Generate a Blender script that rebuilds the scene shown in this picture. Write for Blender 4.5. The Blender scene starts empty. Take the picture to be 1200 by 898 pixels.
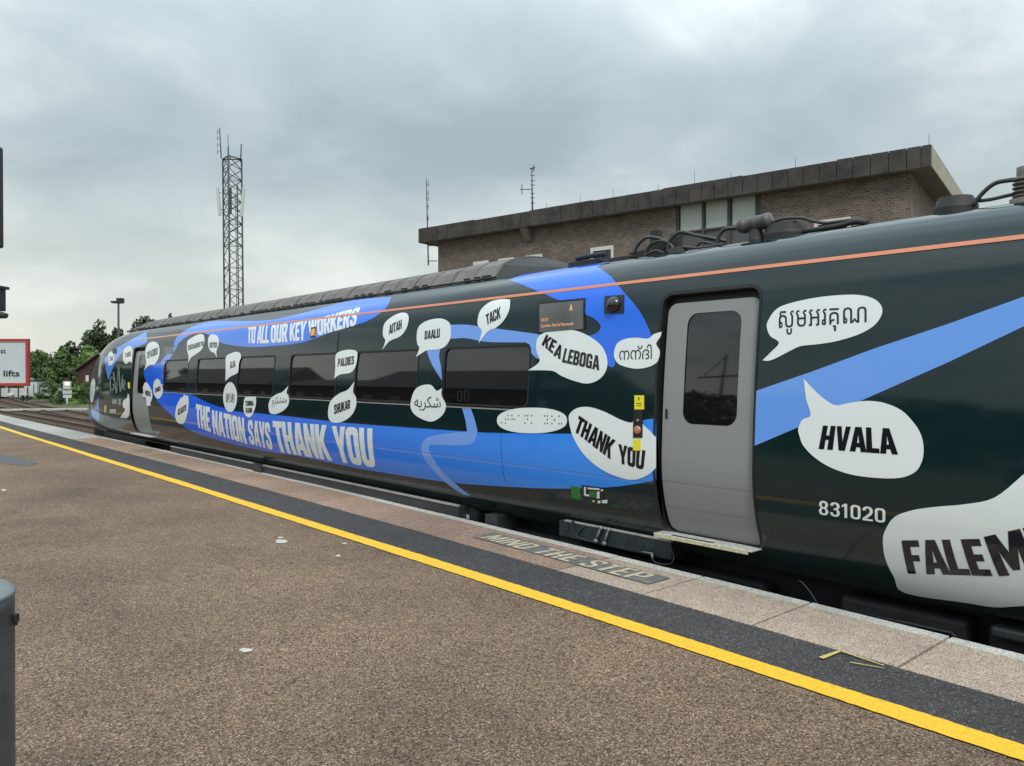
import bpy, bmesh, math, random
import numpy as np
from mathutils import Vector, Matrix
from mathutils.geometry import tessellate_polygon
random.seed(7)
SC = bpy.context.scene
COL = SC.collection

# ------------------------------------------------------------------ camera
F = 912.0                       # focal length in photo pixels (photo 1200 x 898)
TH = math.atan(800 / F)         # the view turns this far right of the track direction (+Y)
PITCH = math.atan(9 / F)
CAM = np.array([0.0, 0.0, 1.6])
cam = bpy.data.cameras.new("camera")
cam.sensor_width = 36; cam.lens = F / 1200 * 36; cam.clip_start = 0.05; cam.clip_end = 5000
camo = bpy.data.objects.new("camera", cam); COL.objects.link(camo)
camo.location = CAM; camo.rotation_euler = (math.pi / 2 - PITCH, 0, -TH)
SC.camera = camo
_R = np.array(camo.rotation_euler.to_matrix())
RX, RY, FW = _R[:, 0], _R[:, 1], -_R[:, 2]

# ------------------------------------------------------------------ world, sun
SC.view_settings.view_transform = 'Standard'; SC.view_settings.look = 'None'
SC.view_settings.exposure = 0.0; SC.view_settings.gamma = 1.0
W = bpy.data.worlds.new("World"); SC.world = W; W.use_nodes = True
SUN_EL, SUN_AZ = math.radians(48), math.atan2(-0.55, -0.83)   # azimuth measured from +Y towards +X

def nodes_of(tree):
    tree.nodes.clear(); N = tree.nodes; L = tree.links
    def add(kind, **kw):
        n = N.new(kind)
        for k, v in kw.items():
            if k in n.inputs: n.inputs[k].default_value = v
            else: setattr(n, k, v)
        return n
    return add, L
add, L = nodes_of(W.node_tree)
sky = add('ShaderNodeTexSky', sky_type='NISHITA', sun_disc=False, sun_elevation=SUN_EL, sun_rotation=SUN_AZ)
tc = add('ShaderNodeTexCoord')
sep = add('ShaderNodeSeparateXYZ'); L.new(tc.outputs['Generated'], sep.inputs[0])
# clouds are laid out on a plane above: direction / (z + k)
zz = add('ShaderNodeMath', operation='ADD'); L.new(sep.outputs['Z'], zz.inputs[0]); zz.inputs[1].default_value = 0.30
zm = add('ShaderNodeMath', operation='MAXIMUM'); L.new(zz.outputs[0], zm.inputs[0]); zm.inputs[1].default_value = 0.05
dv = add('ShaderNodeVectorMath', operation='DIVIDE'); L.new(tc.outputs['Generated'], dv.inputs[0])
cb = add('ShaderNodeCombineXYZ')
for i in range(3): L.new(zm.outputs[0], cb.inputs[i])
L.new(cb.outputs[0], dv.inputs[1])
flat = add('ShaderNodeVectorMath', operation='MULTIPLY'); L.new(dv.outputs[0], flat.inputs[0]); flat.inputs[1].default_value = (1, 1, 0)
n1 = add('ShaderNodeTexNoise', Scale=1.1, Detail=6.0, Roughness=0.45, Distortion=0.25); L.new(flat.outputs[0], n1.inputs['Vector'])
n2 = add('ShaderNodeTexNoise', Scale=3.2, Detail=6.0, Roughness=0.5, Distortion=0.4)
mp = add('ShaderNodeMapping'); mp.inputs['Location'].default_value = (4.1, 9.3, 0); L.new(flat.outputs[0], mp.inputs[0]); L.new(mp.outputs[0], n2.inputs['Vector'])
mx = add('ShaderNodeMath', operation='MULTIPLY_ADD'); L.new(n2.outputs[0], mx.inputs[0]); mx.inputs[1].default_value = 0.35; mx.inputs[2].default_value = 0.0
ad = add('ShaderNodeMath', operation='MULTIPLY_ADD'); L.new(n1.outputs[0], ad.inputs[0]); ad.inputs[1].default_value = 0.65; L.new(mx.outputs[0], ad.inputs[2])
cr = add('ShaderNodeValToRGB'); L.new(ad.outputs[0], cr.inputs[0])
e = cr.color_ramp; e.elements[0].position = 0.38; e.elements[0].color = (0.41, 0.505, 0.56, 1)
e.elements[1].position = 0.60; e.elements[1].color = (0.86, 0.93, 0.94, 1)
m = e.elements.new(0.49); m.color = (0.545, 0.64, 0.68, 1)
# low light band of cream near the horizon, brighter overhead as an overcast sky is
hz = add('ShaderNodeMapRange'); L.new(sep.outputs['Z'], hz.inputs['Value'])
hz.inputs['From Min'].default_value = 0.0; hz.inputs['From Max'].default_value = 0.26; hz.inputs['To Min'].default_value = 0.80; hz.inputs['To Max'].default_value = 0.0
mixh = add('ShaderNodeMixRGB', blend_type='MIX'); L.new(hz.outputs[0], mixh.inputs[0]); L.new(cr.outputs[0], mixh.inputs[1]); mixh.inputs[2].default_value = (0.86, 0.86, 0.735, 1)
zen = add('ShaderNodeMapRange'); L.new(sep.outputs['Z'], zen.inputs['Value'])
zen.inputs['From Min'].default_value = 0.3; zen.inputs['From Max'].default_value = 1.0; zen.inputs['To Min'].default_value = 1.0; zen.inputs['To Max'].default_value = 2.6
vs = add('ShaderNodeVectorMath', operation='SCALE'); L.new(mixh.outputs[0], vs.inputs[0]); L.new(zen.outputs[0], vs.inputs['Scale'])
bg1 = add('ShaderNodeBackground', Strength=0.1); L.new(sky.outputs[0], bg1.inputs[0])
bg2 = add('ShaderNodeBackground', Strength=1.0); L.new(vs.outputs[0], bg2.inputs[0])
ms = add('ShaderNodeMixShader'); ms.inputs[0].default_value = 0.94
L.new(bg1.outputs[0], ms.inputs[1]); L.new(bg2.outputs[0], ms.inputs[2])
out = add('ShaderNodeOutputWorld'); L.new(ms.outputs[0], out.inputs[0])
sun = bpy.data.lights.new("sun", 'SUN'); sun.energy = 1.8; sun.angle = math.radians(14); sun.color = (1, 0.96, 0.9)
so = bpy.data.objects.new("sun", sun); COL.objects.link(so)
sd = Vector((math.sin(SUN_AZ) * math.cos(SUN_EL), math.cos(SUN_AZ) * math.cos(SUN_EL), math.sin(SUN_EL)))
so.rotation_euler = sd.to_track_quat('Z', 'Y').to_euler()

# ------------------------------------------------------------------ materials
MATS = {}
def mat(name, col, rough=0.7, metal=0.0, noise=None, bump=None, coat=0.0, emit=None, spec=0.5, col2=None, alpha=None):
    """col: base; noise=(scale, amount[, detail]) varies the base brightness; col2 mixes a second colour by big noise; bump=(scale, strength)"""
    m = bpy.data.materials.new(name); m.use_nodes = True
    add, L = nodes_of(m.node_tree)
    b = add('ShaderNodeBsdfPrincipled'); o = add('ShaderNodeOutputMaterial'); L.new(b.outputs[0], o.inputs[0])
    b.inputs['Base Color'].default_value = (*col, 1); b.inputs['Roughness'].default_value = rough
    b.inputs['Metallic'].default_value = metal; b.inputs['Coat Weight'].default_value = coat; b.inputs['Coat Roughness'].default_value = 0.06
    b.inputs['Specular IOR Level'].default_value = spec
    t = add('ShaderNodeTexCoord'); src = t.outputs['Object']
    if noise:
        n = add('ShaderNodeTexNoise', Scale=noise[0], Detail=(noise[2] if len(noise) > 2 else 4.0), Roughness=0.6); L.new(src, n.inputs['Vector'])
        r = add('ShaderNodeMapRange'); L.new(n.outputs[0], r.inputs['Value'])
        r.inputs['From Min'].default_value = 0.3; r.inputs['From Max'].default_value = 0.7
        r.inputs['To Min'].default_value = 1 - noise[1]; r.inputs['To Max'].default_value = 1 + noise[1]
        v = add('ShaderNodeVectorMath', operation='SCALE'); v.inputs[0].default_value = col; L.new(r.outputs[0], v.inputs['Scale'])
        last = v.outputs[0]
        if col2:
            n3 = add('ShaderNodeTexNoise', Scale=col2[1], Detail=5.0, Roughness=0.6); L.new(src, n3.inputs['Vector'])
            r3 = add('ShaderNodeMapRange'); L.new(n3.outputs[0], r3.inputs['Value']); r3.inputs['From Min'].default_value = col2[2] if len(col2) > 2 else 0.42; r3.inputs['From Max'].default_value = col2[3] if len(col2) > 2 else 0.62
            mm = add('ShaderNodeMixRGB'); L.new(r3.outputs[0], mm.inputs[0]); L.new(last, mm.inputs[1]); mm.inputs[2].default_value = (*col2[0], 1); last = mm.outputs[0]
        L.new(last, b.inputs['Base Color'])
    if bump:
        n = add('ShaderNodeTexNoise', Scale=bump[0], Detail=3.0); L.new(src, n.inputs['Vector'])
        bp = add('ShaderNodeBump', Strength=bump[1], Distance=(bump[2] if len(bump) > 2 else 0.01)); L.new(n.outputs[0], bp.inputs['Height']); L.new(bp.outputs[0], b.inputs['Normal'])
    if emit:
        b.inputs['Emission Color'].default_value = (*emit[0], 1); b.inputs['Emission Strength'].default_value = emit[1]
    MATS[name] = m
    return m

def aggregate(name, stops, scale, rough=0.9, bump=0.5, patch=None, fine=None):
    """exposed stone chips in a binder: voronoi cells each with a chip colour from stops, joints darker; broad worn patches"""
    m = bpy.data.materials.new(name); m.use_nodes = True
    add, L = nodes_of(m.node_tree)
    b = add('ShaderNodeBsdfPrincipled', Roughness=rough); o = add('ShaderNodeOutputMaterial'); L.new(b.outputs[0], o.inputs[0])
    t = add('ShaderNodeTexCoord'); src = t.outputs['Object']
    v = add('ShaderNodeTexVoronoi', Scale=scale, Randomness=1.0); L.new(src, v.inputs['Vector'])
    sp = add('ShaderNodeSeparateColor'); L.new(v.outputs['Color'], sp.inputs[0])
    ramp = add('ShaderNodeValToRGB'); L.new(sp.outputs[0], ramp.inputs[0])
    r = ramp.color_ramp; r.interpolation = 'CONSTANT'
    r.elements[0].position = stops[0][0]; r.elements[0].color = (*stops[0][1], 1)
    r.elements[1].position = stops[1][0]; r.elements[1].color = (*stops[1][1], 1)
    for p, c in stops[2:]:
        q = r.elements.new(p); q.color = (*c, 1)
    mr = add('ShaderNodeMapRange'); L.new(v.outputs['Distance'], mr.inputs['Value'])
    mr.inputs['From Min'].default_value = 0.25; mr.inputs['From Max'].default_value = 0.75; mr.inputs['To Min'].default_value = 1.08; mr.inputs['To Max'].default_value = 0.55
    n = add('ShaderNodeTexNoise', Scale=0.55, Detail=6.0, Roughness=0.62); L.new(src, n.inputs['Vector'])
    nr = add('ShaderNodeMapRange'); L.new(n.outputs[0], nr.inputs['Value']); nr.inputs['From Min'].default_value = 0.35; nr.inputs['From Max'].default_value = 0.65
    nr.inputs['To Min'].default_value = 1 - (patch or 0.12); nr.inputs['To Max'].default_value = 1 + (patch or 0.12)
    n2 = add('ShaderNodeTexNoise', Scale=9.0, Detail=5.0, Roughness=0.7); L.new(src, n2.inputs['Vector'])
    nr2 = add('ShaderNodeMapRange'); L.new(n2.outputs[0], nr2.inputs['Value']); nr2.inputs['From Min'].default_value = 0.3; nr2.inputs['From Max'].default_value = 0.7
    nr2.inputs['To Min'].default_value = 0.86; nr2.inputs['To Max'].default_value = 1.14
    # broad wear: paler trodden drifts and darker damp stains of their own shape
    mpw = add('ShaderNodeMapping'); mpw.inputs['Rotation'].default_value = (0, 0, 0.5); mpw.inputs['Scale'].default_value = (1.0, 0.45, 1.0); L.new(src, mpw.inputs[0])
    n4 = add('ShaderNodeTexNoise', Scale=1.9, Detail=7.0, Roughness=0.7, Distortion=0.8); L.new(mpw.outputs[0], n4.inputs['Vector'])
    wr = add('ShaderNodeValToRGB'); L.new(n4.outputs[0], wr.inputs[0]); q = wr.color_ramp; d_ = (patch or .12) * 1.3
    q.elements[0].position = 0.30; q.elements[0].color = (1 - d_, 1 - d_, 1 - d_, 1); q.elements[1].position = 0.72; q.elements[1].color = (1 + d_, 1 + d_, 1 + d_, 1)
    for ps_, v_ in ((0.42, 1.0), (0.60, 1.0)): e_ = q.elements.new(ps_); e_.color = (v_, v_, v_, 1)
    kw_ = add('ShaderNodeMath', operation='MULTIPLY'); L.new(nr.outputs[0], kw_.inputs[0]); L.new(wr.outputs[0], kw_.inputs[1]); nr = kw_
    k = add('ShaderNodeMath', operation='MULTIPLY'); L.new(mr.outputs[0], k.inputs[0]); L.new(nr.outputs[0], k.inputs[1])
    k2 = add('ShaderNodeMath', operation='MULTIPLY'); L.new(k.outputs[0], k2.inputs[0]); L.new(nr2.outputs[0], k2.inputs[1])
    s = add('ShaderNodeVectorMath', operation='SCALE'); L.new(ramp.outputs[0], s.inputs[0]); L.new(k2.outputs[0], s.inputs['Scale'])
    L.new(s.outputs[0], b.inputs['Base Color'])
    inv = add('ShaderNodeMath', operation='SUBTRACT'); inv.inputs[0].default_value = 1.0; L.new(v.outputs['Distance'], inv.inputs[1])
    bp = add('ShaderNodeBump', Strength=bump, Distance=0.004); L.new(inv.outputs[0], bp.inputs['Height']); L.new(bp.outputs[0], b.inputs['Normal'])
    MATS[name] = m
    return m

def paint(name, col, col_b=None, s_range=None, rough=0.3, coat=1.0, dirt=0.0):
    """vehicle paint or vinyl; a printed blend from col to col_b along the coach when s_range is given; road dirt low on the body"""
    m = bpy.data.materials.new(name); m.use_nodes = True
    add, L = nodes_of(m.node_tree)
    b = add('ShaderNodeBsdfPrincipled', Roughness=rough); o = add('ShaderNodeOutputMaterial'); L.new(b.outputs[0], o.inputs[0])
    b.inputs['Coat Weight'].default_value = coat; b.inputs['Coat IOR'].default_value = 1.5; b.inputs['Specular IOR Level'].default_value = 0.0
    g = add('ShaderNodeNewGeometry'); sp = add('ShaderNodeSeparateXYZ'); L.new(g.outputs['Position'], sp.inputs[0])
    rgb = add('ShaderNodeRGB'); rgb.outputs[0].default_value = (*col, 1); last = rgb.outputs[0]
    if col_b:
        r = add('ShaderNodeMapRange'); L.new(sp.outputs['Y'], r.inputs['Value']); r.inputs['From Min'].default_value = s_range[0]; r.inputs['From Max'].default_value = s_range[1]
        mm = add('ShaderNodeMixRGB'); L.new(r.outputs[0], mm.inputs[0]); L.new(last, mm.inputs[1]); mm.inputs[2].default_value = (*col_b, 1); last = mm.outputs[0]
    # dirt thrown up from the track: streaks strongest at the bottom edge of the side
    mpn = add('ShaderNodeMapping'); mpn.inputs['Scale'].default_value = (1, 0.35, 5); L.new(g.outputs['Position'], mpn.inputs[0])
    n = add('ShaderNodeTexNoise', Scale=2.2, Detail=8.0, Roughness=0.68); L.new(mpn.outputs[0], n.inputs['Vector'])
    zr = add('ShaderNodeMapRange'); L.new(sp.outputs['Z'], zr.inputs['Value']); zr.inputs['From Min'].default_value = 1.15; zr.inputs['From Max'].default_value = 0.15
    zr.inputs['To Min'].default_value = 0.04; zr.inputs['To Max'].default_value = 1.0
    ml = add('ShaderNodeMath', operation='MULTIPLY'); L.new(n.outputs[0], ml.inputs[0]); L.new(zr.outputs[0], ml.inputs[1])
    ml2 = add('ShaderNodeMath', operation='MULTIPLY'); L.new(ml.outputs[0], ml2.inputs[0]); ml2.inputs[1].default_value = dirt
    md = add('ShaderNodeMixRGB'); L.new(ml2.outputs[0], md.inputs[0]); L.new(last, md.inputs[1]); md.inputs[2].default_value = (0.075, 0.066, 0.052, 1)
    L.new(md.outputs[0], b.inputs['Base Color'])
    rr = add('ShaderNodeMath', operation='MULTIPLY_ADD'); L.new(ml2.outputs[0], rr.inputs[0]); rr.inputs[1].default_value = 0.6; rr.inputs[2].default_value = 0.06; L.new(rr.outputs[0], b.inputs['Coat Roughness'])
    n3 = add('ShaderNodeTexNoise', Scale=0.9, Detail=1.0); L.new(g.outputs['Position'], n3.inputs['Vector'])
    bp = add('ShaderNodeBump', Strength=0.45, Distance=0.012); L.new(n3.outputs[0], bp.inputs['Height']); L.new(bp.outputs[0], b.inputs['Coat Normal'])
    MATS[name] = m
    return m

aggregate('tarmac', [(0, (0.070, 0.046, 0.033)), (0.2, (0.168, 0.106, 0.067)), (0.5, (0.235, 0.153, 0.097)), (0.75, (0.31, 0.209, 0.134)), (0.93, (0.43, 0.33, 0.24))], 125, bump=0.6, patch=0.22)
aggregate('dark_asphalt', [(0, (0.036, 0.034, 0.036)), (0.4, (0.060, 0.057, 0.058)), (0.75, (0.085, 0.080, 0.079)), (0.95, (0.18, 0.17, 0.16))], 120, bump=0.5, patch=0.15)
aggregate('pale_coping', [(0, (0.34, 0.26, 0.205)), (0.3, (0.52, 0.42, 0.33)), (0.6, (0.60, 0.495, 0.40)), (0.93, (0.20, 0.155, 0.13))], 160, bump=0.25, patch=0.1)
aggregate('pink_coping', [(0, (0.26, 0.165, 0.115)), (0.3, (0.39, 0.26, 0.185)), (0.6, (0.48, 0.335, 0.245)), (0.93, (0.18, 0.125, 0.10))], 140, bump=0.25, patch=0.2)
aggregate('grey_coping', [(0, (0.36, 0.36, 0.33)), (0.4, (0.44, 0.44, 0.41)), (0.8, (0.50, 0.50, 0.46))], 140, bump=0.2, patch=0.12)
aggregate('nosing', [(0, (0.54, 0.53, 0.49)), (0.4, (0.66, 0.65, 0.60)), (0.85, (0.44, 0.42, 0.38))], 130, bump=0.25, patch=0.2)
aggregate('ballast', [(0, (0.07, 0.047, 0.036)), (0.4, (0.125, 0.088, 0.068)), (0.75, (0.18, 0.135, 0.105))], 14, bump=1.0, patch=0.25)
aggregate('earth', [(0, (0.13, 0.11, 0.08)), (0.4, (0.20, 0.17, 0.12)), (0.75, (0.13, 0.15, 0.06))], 3, bump=0.5, patch=0.3)
mat('yellow_paint', (0.77, 0.47, 0.028), 0.75, noise=(60, 0.12, 6), bump=(260, 0.5, 0.004), col2=((0.40, 0.27, 0.07), 17.0, 0.60, 0.74))
mat('panel_paint', (0.10, 0.115, 0.125), 0.8, noise=(40, 0.3, 6), bump=(160, 0.3, 0.004), col2=((0.20, 0.18, 0.16), 22.0))
mat('cream_paint', (0.50, 0.43, 0.29), 0.8, noise=(25, 0.25, 6), bump=(160, 0.3, 0.004))
mat('faded_paint', (0.30, 0.24, 0.15), 0.85, noise=(20, 0.4, 6))
mat('tar_patch', (0.075, 0.075, 0.078), 0.7, noise=(12, 0.35, 6), bump=(90, 0.5, 0.004))
mat('gum', (0.50, 0.47, 0.42), 0.8, noise=(60, 0.2))
mat('chalk_mark', (0.55, 0.45, 0.13), 0.85, noise=(80, 0.4))
paint('body_green', (0.005, 0.019, 0.022), dirt=0.32, rough=0.28)
paint('vinyl_royal', (0.045, 0.28, 0.93), (0.012, 0.135, 0.86), (5.0, 13.5), dirt=0.22)
paint('vinyl_top', (0.016, 0.155, 0.86), (0.11, 0.30, 0.88), (4.0, 19), dirt=0.1)
paint('seam_green', (0.02, 0.03, 0.03)); paint('seam_blue', (0.02, 0.085, 0.50))
paint('vinyl_sky', (0.13, 0.34, 0.86), (0.19, 0.37, 0.88), (1.0, 8), dirt=0.1)
paint('vinyl_pale', (0.30, 0.42, 0.84), (0.17, 0.32, 0.84), (6.0, 9.0), dirt=0.1)
paint('vinyl_white', (0.78, 0.84, 0.85), dirt=0.25, rough=0.35)
paint('vinyl_black', (0.012, 0.012, 0.016), dirt=0.1, rough=0.35)
paint('vinyl_orange', (0.62, 0.225, 0.12), dirt=0.0)
paint('vinyl_grey', (0.26, 0.31, 0.29), dirt=0.1)
paint('door_silver', (0.27, 0.285, 0.285), dirt=0.55, rough=0.45, coat=0.35)
mat('glass_tint', (0.006, 0.007, 0.008), 0.03, spec=0.9)
mat('sticker_grey', (0.014, 0.014, 0.013), 0.4)
mat('rubber', (0.010, 0.010, 0.011), 0.6)
mat('black_frame', (0.014, 0.014, 0.016), 0.4)
mat('seam_highlight', (0.28, 0.27, 0.25), 0.4)
mat('yellow_plate', (0.80, 0.72, 0.03), 0.5)
mat('copper_button', (0.55, 0.24, 0.16), 0.35, metal=0.3)
mat('green_plate', (0.03, 0.18, 0.04), 0.5)
mat('display_glass', (0.11, 0.115, 0.115), 0.12, noise=(3, 0.15))
mat('display_text', (0.7, 0.35, 0.15), 0.5, emit=((0.9, 0.45, 0.2), 0.55))
mat('lamp_orange', (0.6, 0.25, 0.05), 0.3, emit=((1.0, 0.42, 0.1), 0.35))
mat('step_metal', (0.62, 0.61, 0.57), 0.45, metal=0.3, noise=(30, 0.3))
mat('step_yellow', (0.50, 0.47, 0.30), 0.6, noise=(30, 0.3))
mat('under_black', (0.012, 0.012, 0.013), 0.75, noise=(8, 0.5, 6), bump=(20, 0.4))
mat('under_grey', (0.030, 0.035, 0.037), 0.55, noise=(6, 0.35, 6))
mat('under_blue', (0.012, 0.021, 0.026), 0.5, noise=(8, 0.4, 6))
mat('under_edge', (0.34, 0.34, 0.32), 0.5, noise=(9, 0.3, 5))
mat('under_steel', (0.22, 0.24, 0.24), 0.4, metal=0.5)
mat('roof_cover', (0.15, 0.14, 0.13), 0.65, noise=(5, 0.25, 6), bump=(12, 0.25))
mat('roof_dark', (0.022, 0.021, 0.020), 0.6, noise=(6, 0.4, 5))
mat('roof_cable', (0.045, 0.045, 0.046), 0.45)
mat('insulator', (0.085, 0.083, 0.08), 0.4, noise=(12, 0.2))
mat('insulator_brown', (0.10, 0.085, 0.07), 0.35, noise=(12, 0.2))
mat('rail_rust', (0.10, 0.055, 0.035), 0.7, noise=(4, 0.3))
mat('rail_top', (0.22, 0.20, 0.185), 0.4, metal=0.5)
mat('sleeper', (0.11, 0.085, 0.065), 0.9, noise=(2, 0.3))
mat('concrete', (0.42, 0.41, 0.38), 0.85, noise=(2, 0.2, 6), bump=(20, 0.3))
mat('fascia', (0.034, 0.029, 0.026), 0.75, noise=(1.6, 0.45, 8), bump=(8, 0.2), col2=((0.060, 0.053, 0.048), 0.9))
mat('fascia_sunlit', (0.33, 0.31, 0.24), 0.7, noise=(1.2, 0.15, 7))  # lit copy of the fascia: sunlight is put into the colour
mat('soffit', (0.16, 0.15, 0.14), 0.8, noise=(1.0, 0.15))
mat('blind', (0.42, 0.47, 0.43), 0.3, noise=(0.8, 0.08))
mat('win_frame_dark', (0.06, 0.055, 0.05), 0.6)
mat('win_frame_white', (0.60, 0.60, 0.56), 0.6)
mat('spandrel', (0.075, 0.08, 0.085), 0.35, noise=(1, 0.15))
mat('steel_grey', (0.055, 0.058, 0.062), 0.6, metal=0.2, noise=(3, 0.2))
mat('panel_white', (0.52, 0.55, 0.53), 0.5)
mat('sign_red', (0.36, 0.045, 0.035), 0.5, noise=(6, 0.1))
mat('sign_white', (0.50, 0.56, 0.58), 0.45, noise=(1.5, 0.04))
mat('sign_pink', (0.62, 0.40, 0.38), 0.5)
mat('sign_black', (0.015, 0.015, 0.018), 0.5)
mat('housing_black', (0.022, 0.018, 0.020), 0.5, noise=(8, 0.2))
mat('bin_grey', (0.085, 0.105, 0.11), 0.5, metal=0.3, noise=(9, 0.25, 8), bump=(60, 0.15), col2=((0.05, 0.052, 0.05), 5.0, 0.55, 0.7))
mat('bin_lid', (0.20, 0.235, 0.24), 0.4, metal=0.4, noise=(14, 0.1))
mat('signal_lit', (0.8, 0.75, 0.6), 0.5, emit=((1.0, 0.90, 0.68), 0.9))
mat('bark', (0.10, 0.08, 0.06), 0.9, noise=(6, 0.3), bump=(20, 0.6))
mat('slate', (0.075, 0.07, 0.065), 0.7, noise=(2, 0.3, 6))
mat('brick_red_plain', (0.062, 0.029, 0.025), 0.85, noise=(3, 0.3, 6))

def brick_mat(name, c1, c2, mortar, bw=0.225, bh=0.075):
    m = bpy.data.materials.new(name); m.use_nodes = True
    add, L = nodes_of(m.node_tree)
    b = add('ShaderNodeBsdfPrincipled', Roughness=0.85); o = add('ShaderNodeOutputMaterial'); L.new(b.outputs[0], o.inputs[0])
    uv = add('ShaderNodeUVMap'); br = add('ShaderNodeTexBrick', Scale=1.0); L.new(uv.outputs[0], br.inputs['Vector'])
    br.inputs['Color1'].default_value = (*c1, 1); br.inputs['Color2'].default_value = (*c2, 1); br.inputs['Mortar'].default_value = (*mortar, 1)
    br.inputs['Brick Width'].default_value = bw; br.inputs['Row Height'].default_value = bh; br.inputs['Mortar Size'].default_value = bh * 0.12
    n = add('ShaderNodeTexNoise', Scale=0.7, Detail=8.0, Roughness=0.65); L.new(uv.outputs[0], n.inputs['Vector'])
    r = add('ShaderNodeMapRange'); L.new(n.outputs[0], r.inputs['Value']); r.inputs['From Min'].default_value = 0.3; r.inputs['From Max'].default_value = 0.7; r.inputs['To Min'].default_value = 0.72; r.inputs['To Max'].default_value = 1.28
    s = add('ShaderNodeVectorMath', operation='SCALE'); L.new(br.outputs[0], s.inputs[0]); L.new(r.outputs[0], s.inputs['Scale']); L.new(s.outputs[0], b.inputs['Base Color'])
    bp = add('ShaderNodeBump', Strength=0.6, Distance=0.01); L.new(br.outputs['Fac'], bp.inputs['Height']); bp.invert = True; L.new(bp.outputs[0], b.inputs['Normal'])
    MATS[name] = m
brick_mat('brick_brown', (0.085, 0.060, 0.050), (0.155, 0.120, 0.100), (0.20, 0.18, 0.158), 0.34, 0.15)
brick_mat('brick_red', (0.12, 0.05, 0.04), (0.17, 0.08, 0.06), (0.16, 0.13, 0.11))

def leaf_mat(name, c1, c2):
    m = bpy.data.materials.new(name); m.use_nodes = True
    add, L = nodes_of(m.node_tree)
    b = add('ShaderNodeBsdfPrincipled', Roughness=0.6); o = add('ShaderNodeOutputMaterial'); L.new(b.outputs[0], o.inputs[0])
    a = add('ShaderNodeAttribute', attribute_name='tone'); mm = add('ShaderNodeMixRGB'); L.new(a.outputs['Fac'], mm.inputs[0])
    mm.inputs[1].default_value = (*c1, 1); mm.inputs[2].default_value = (*c2, 1); L.new(mm.outputs[0], b.inputs['Base Color'])
    MATS[name] = m
leaf_mat('leaf_green', (0.045, 0.088, 0.024), (0.125, 0.20, 0.055))
leaf_mat('leaf_dark', (0.028, 0.050, 0.022), (0.060, 0.095, 0.035))
leaf_mat('leaf_light', (0.085, 0.16, 0.03), (0.22, 0.34, 0.08))

# ------------------------------------------------------------------ object helpers
def tag(o, label=None, cat=None, group=None, kind=None):
    if label: o['label'] = label
    if cat: o['category'] = cat
    if group: o['group'] = group
    if kind: o['kind'] = kind
    return o
def empty(name, loc=(0, 0, 0), label=None, cat=None, group=None, kind=None, parent=None):
    o = bpy.data.objects.new(name, None); o.empty_display_size = 0.2; COL.objects.link(o); o.location = loc
    if parent: attach(o, parent)
    return tag(o, label, cat, group, kind)
def attach(o, parent):
    # geometry is written in world coordinates: undo the thing's own position once (parts themselves sit at the origin)
    o.parent = parent
    if parent.parent is None: o.matrix_parent_inverse = Matrix.Translation(-Vector(parent.location))
def link(name, me, material=None, parent=None, **kw):
    if material: me.materials.append(MATS[material])
    o = bpy.data.objects.new(name, me); COL.objects.link(o)
    if parent is not None: attach(o, parent)
    return tag(o, **kw)

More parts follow.
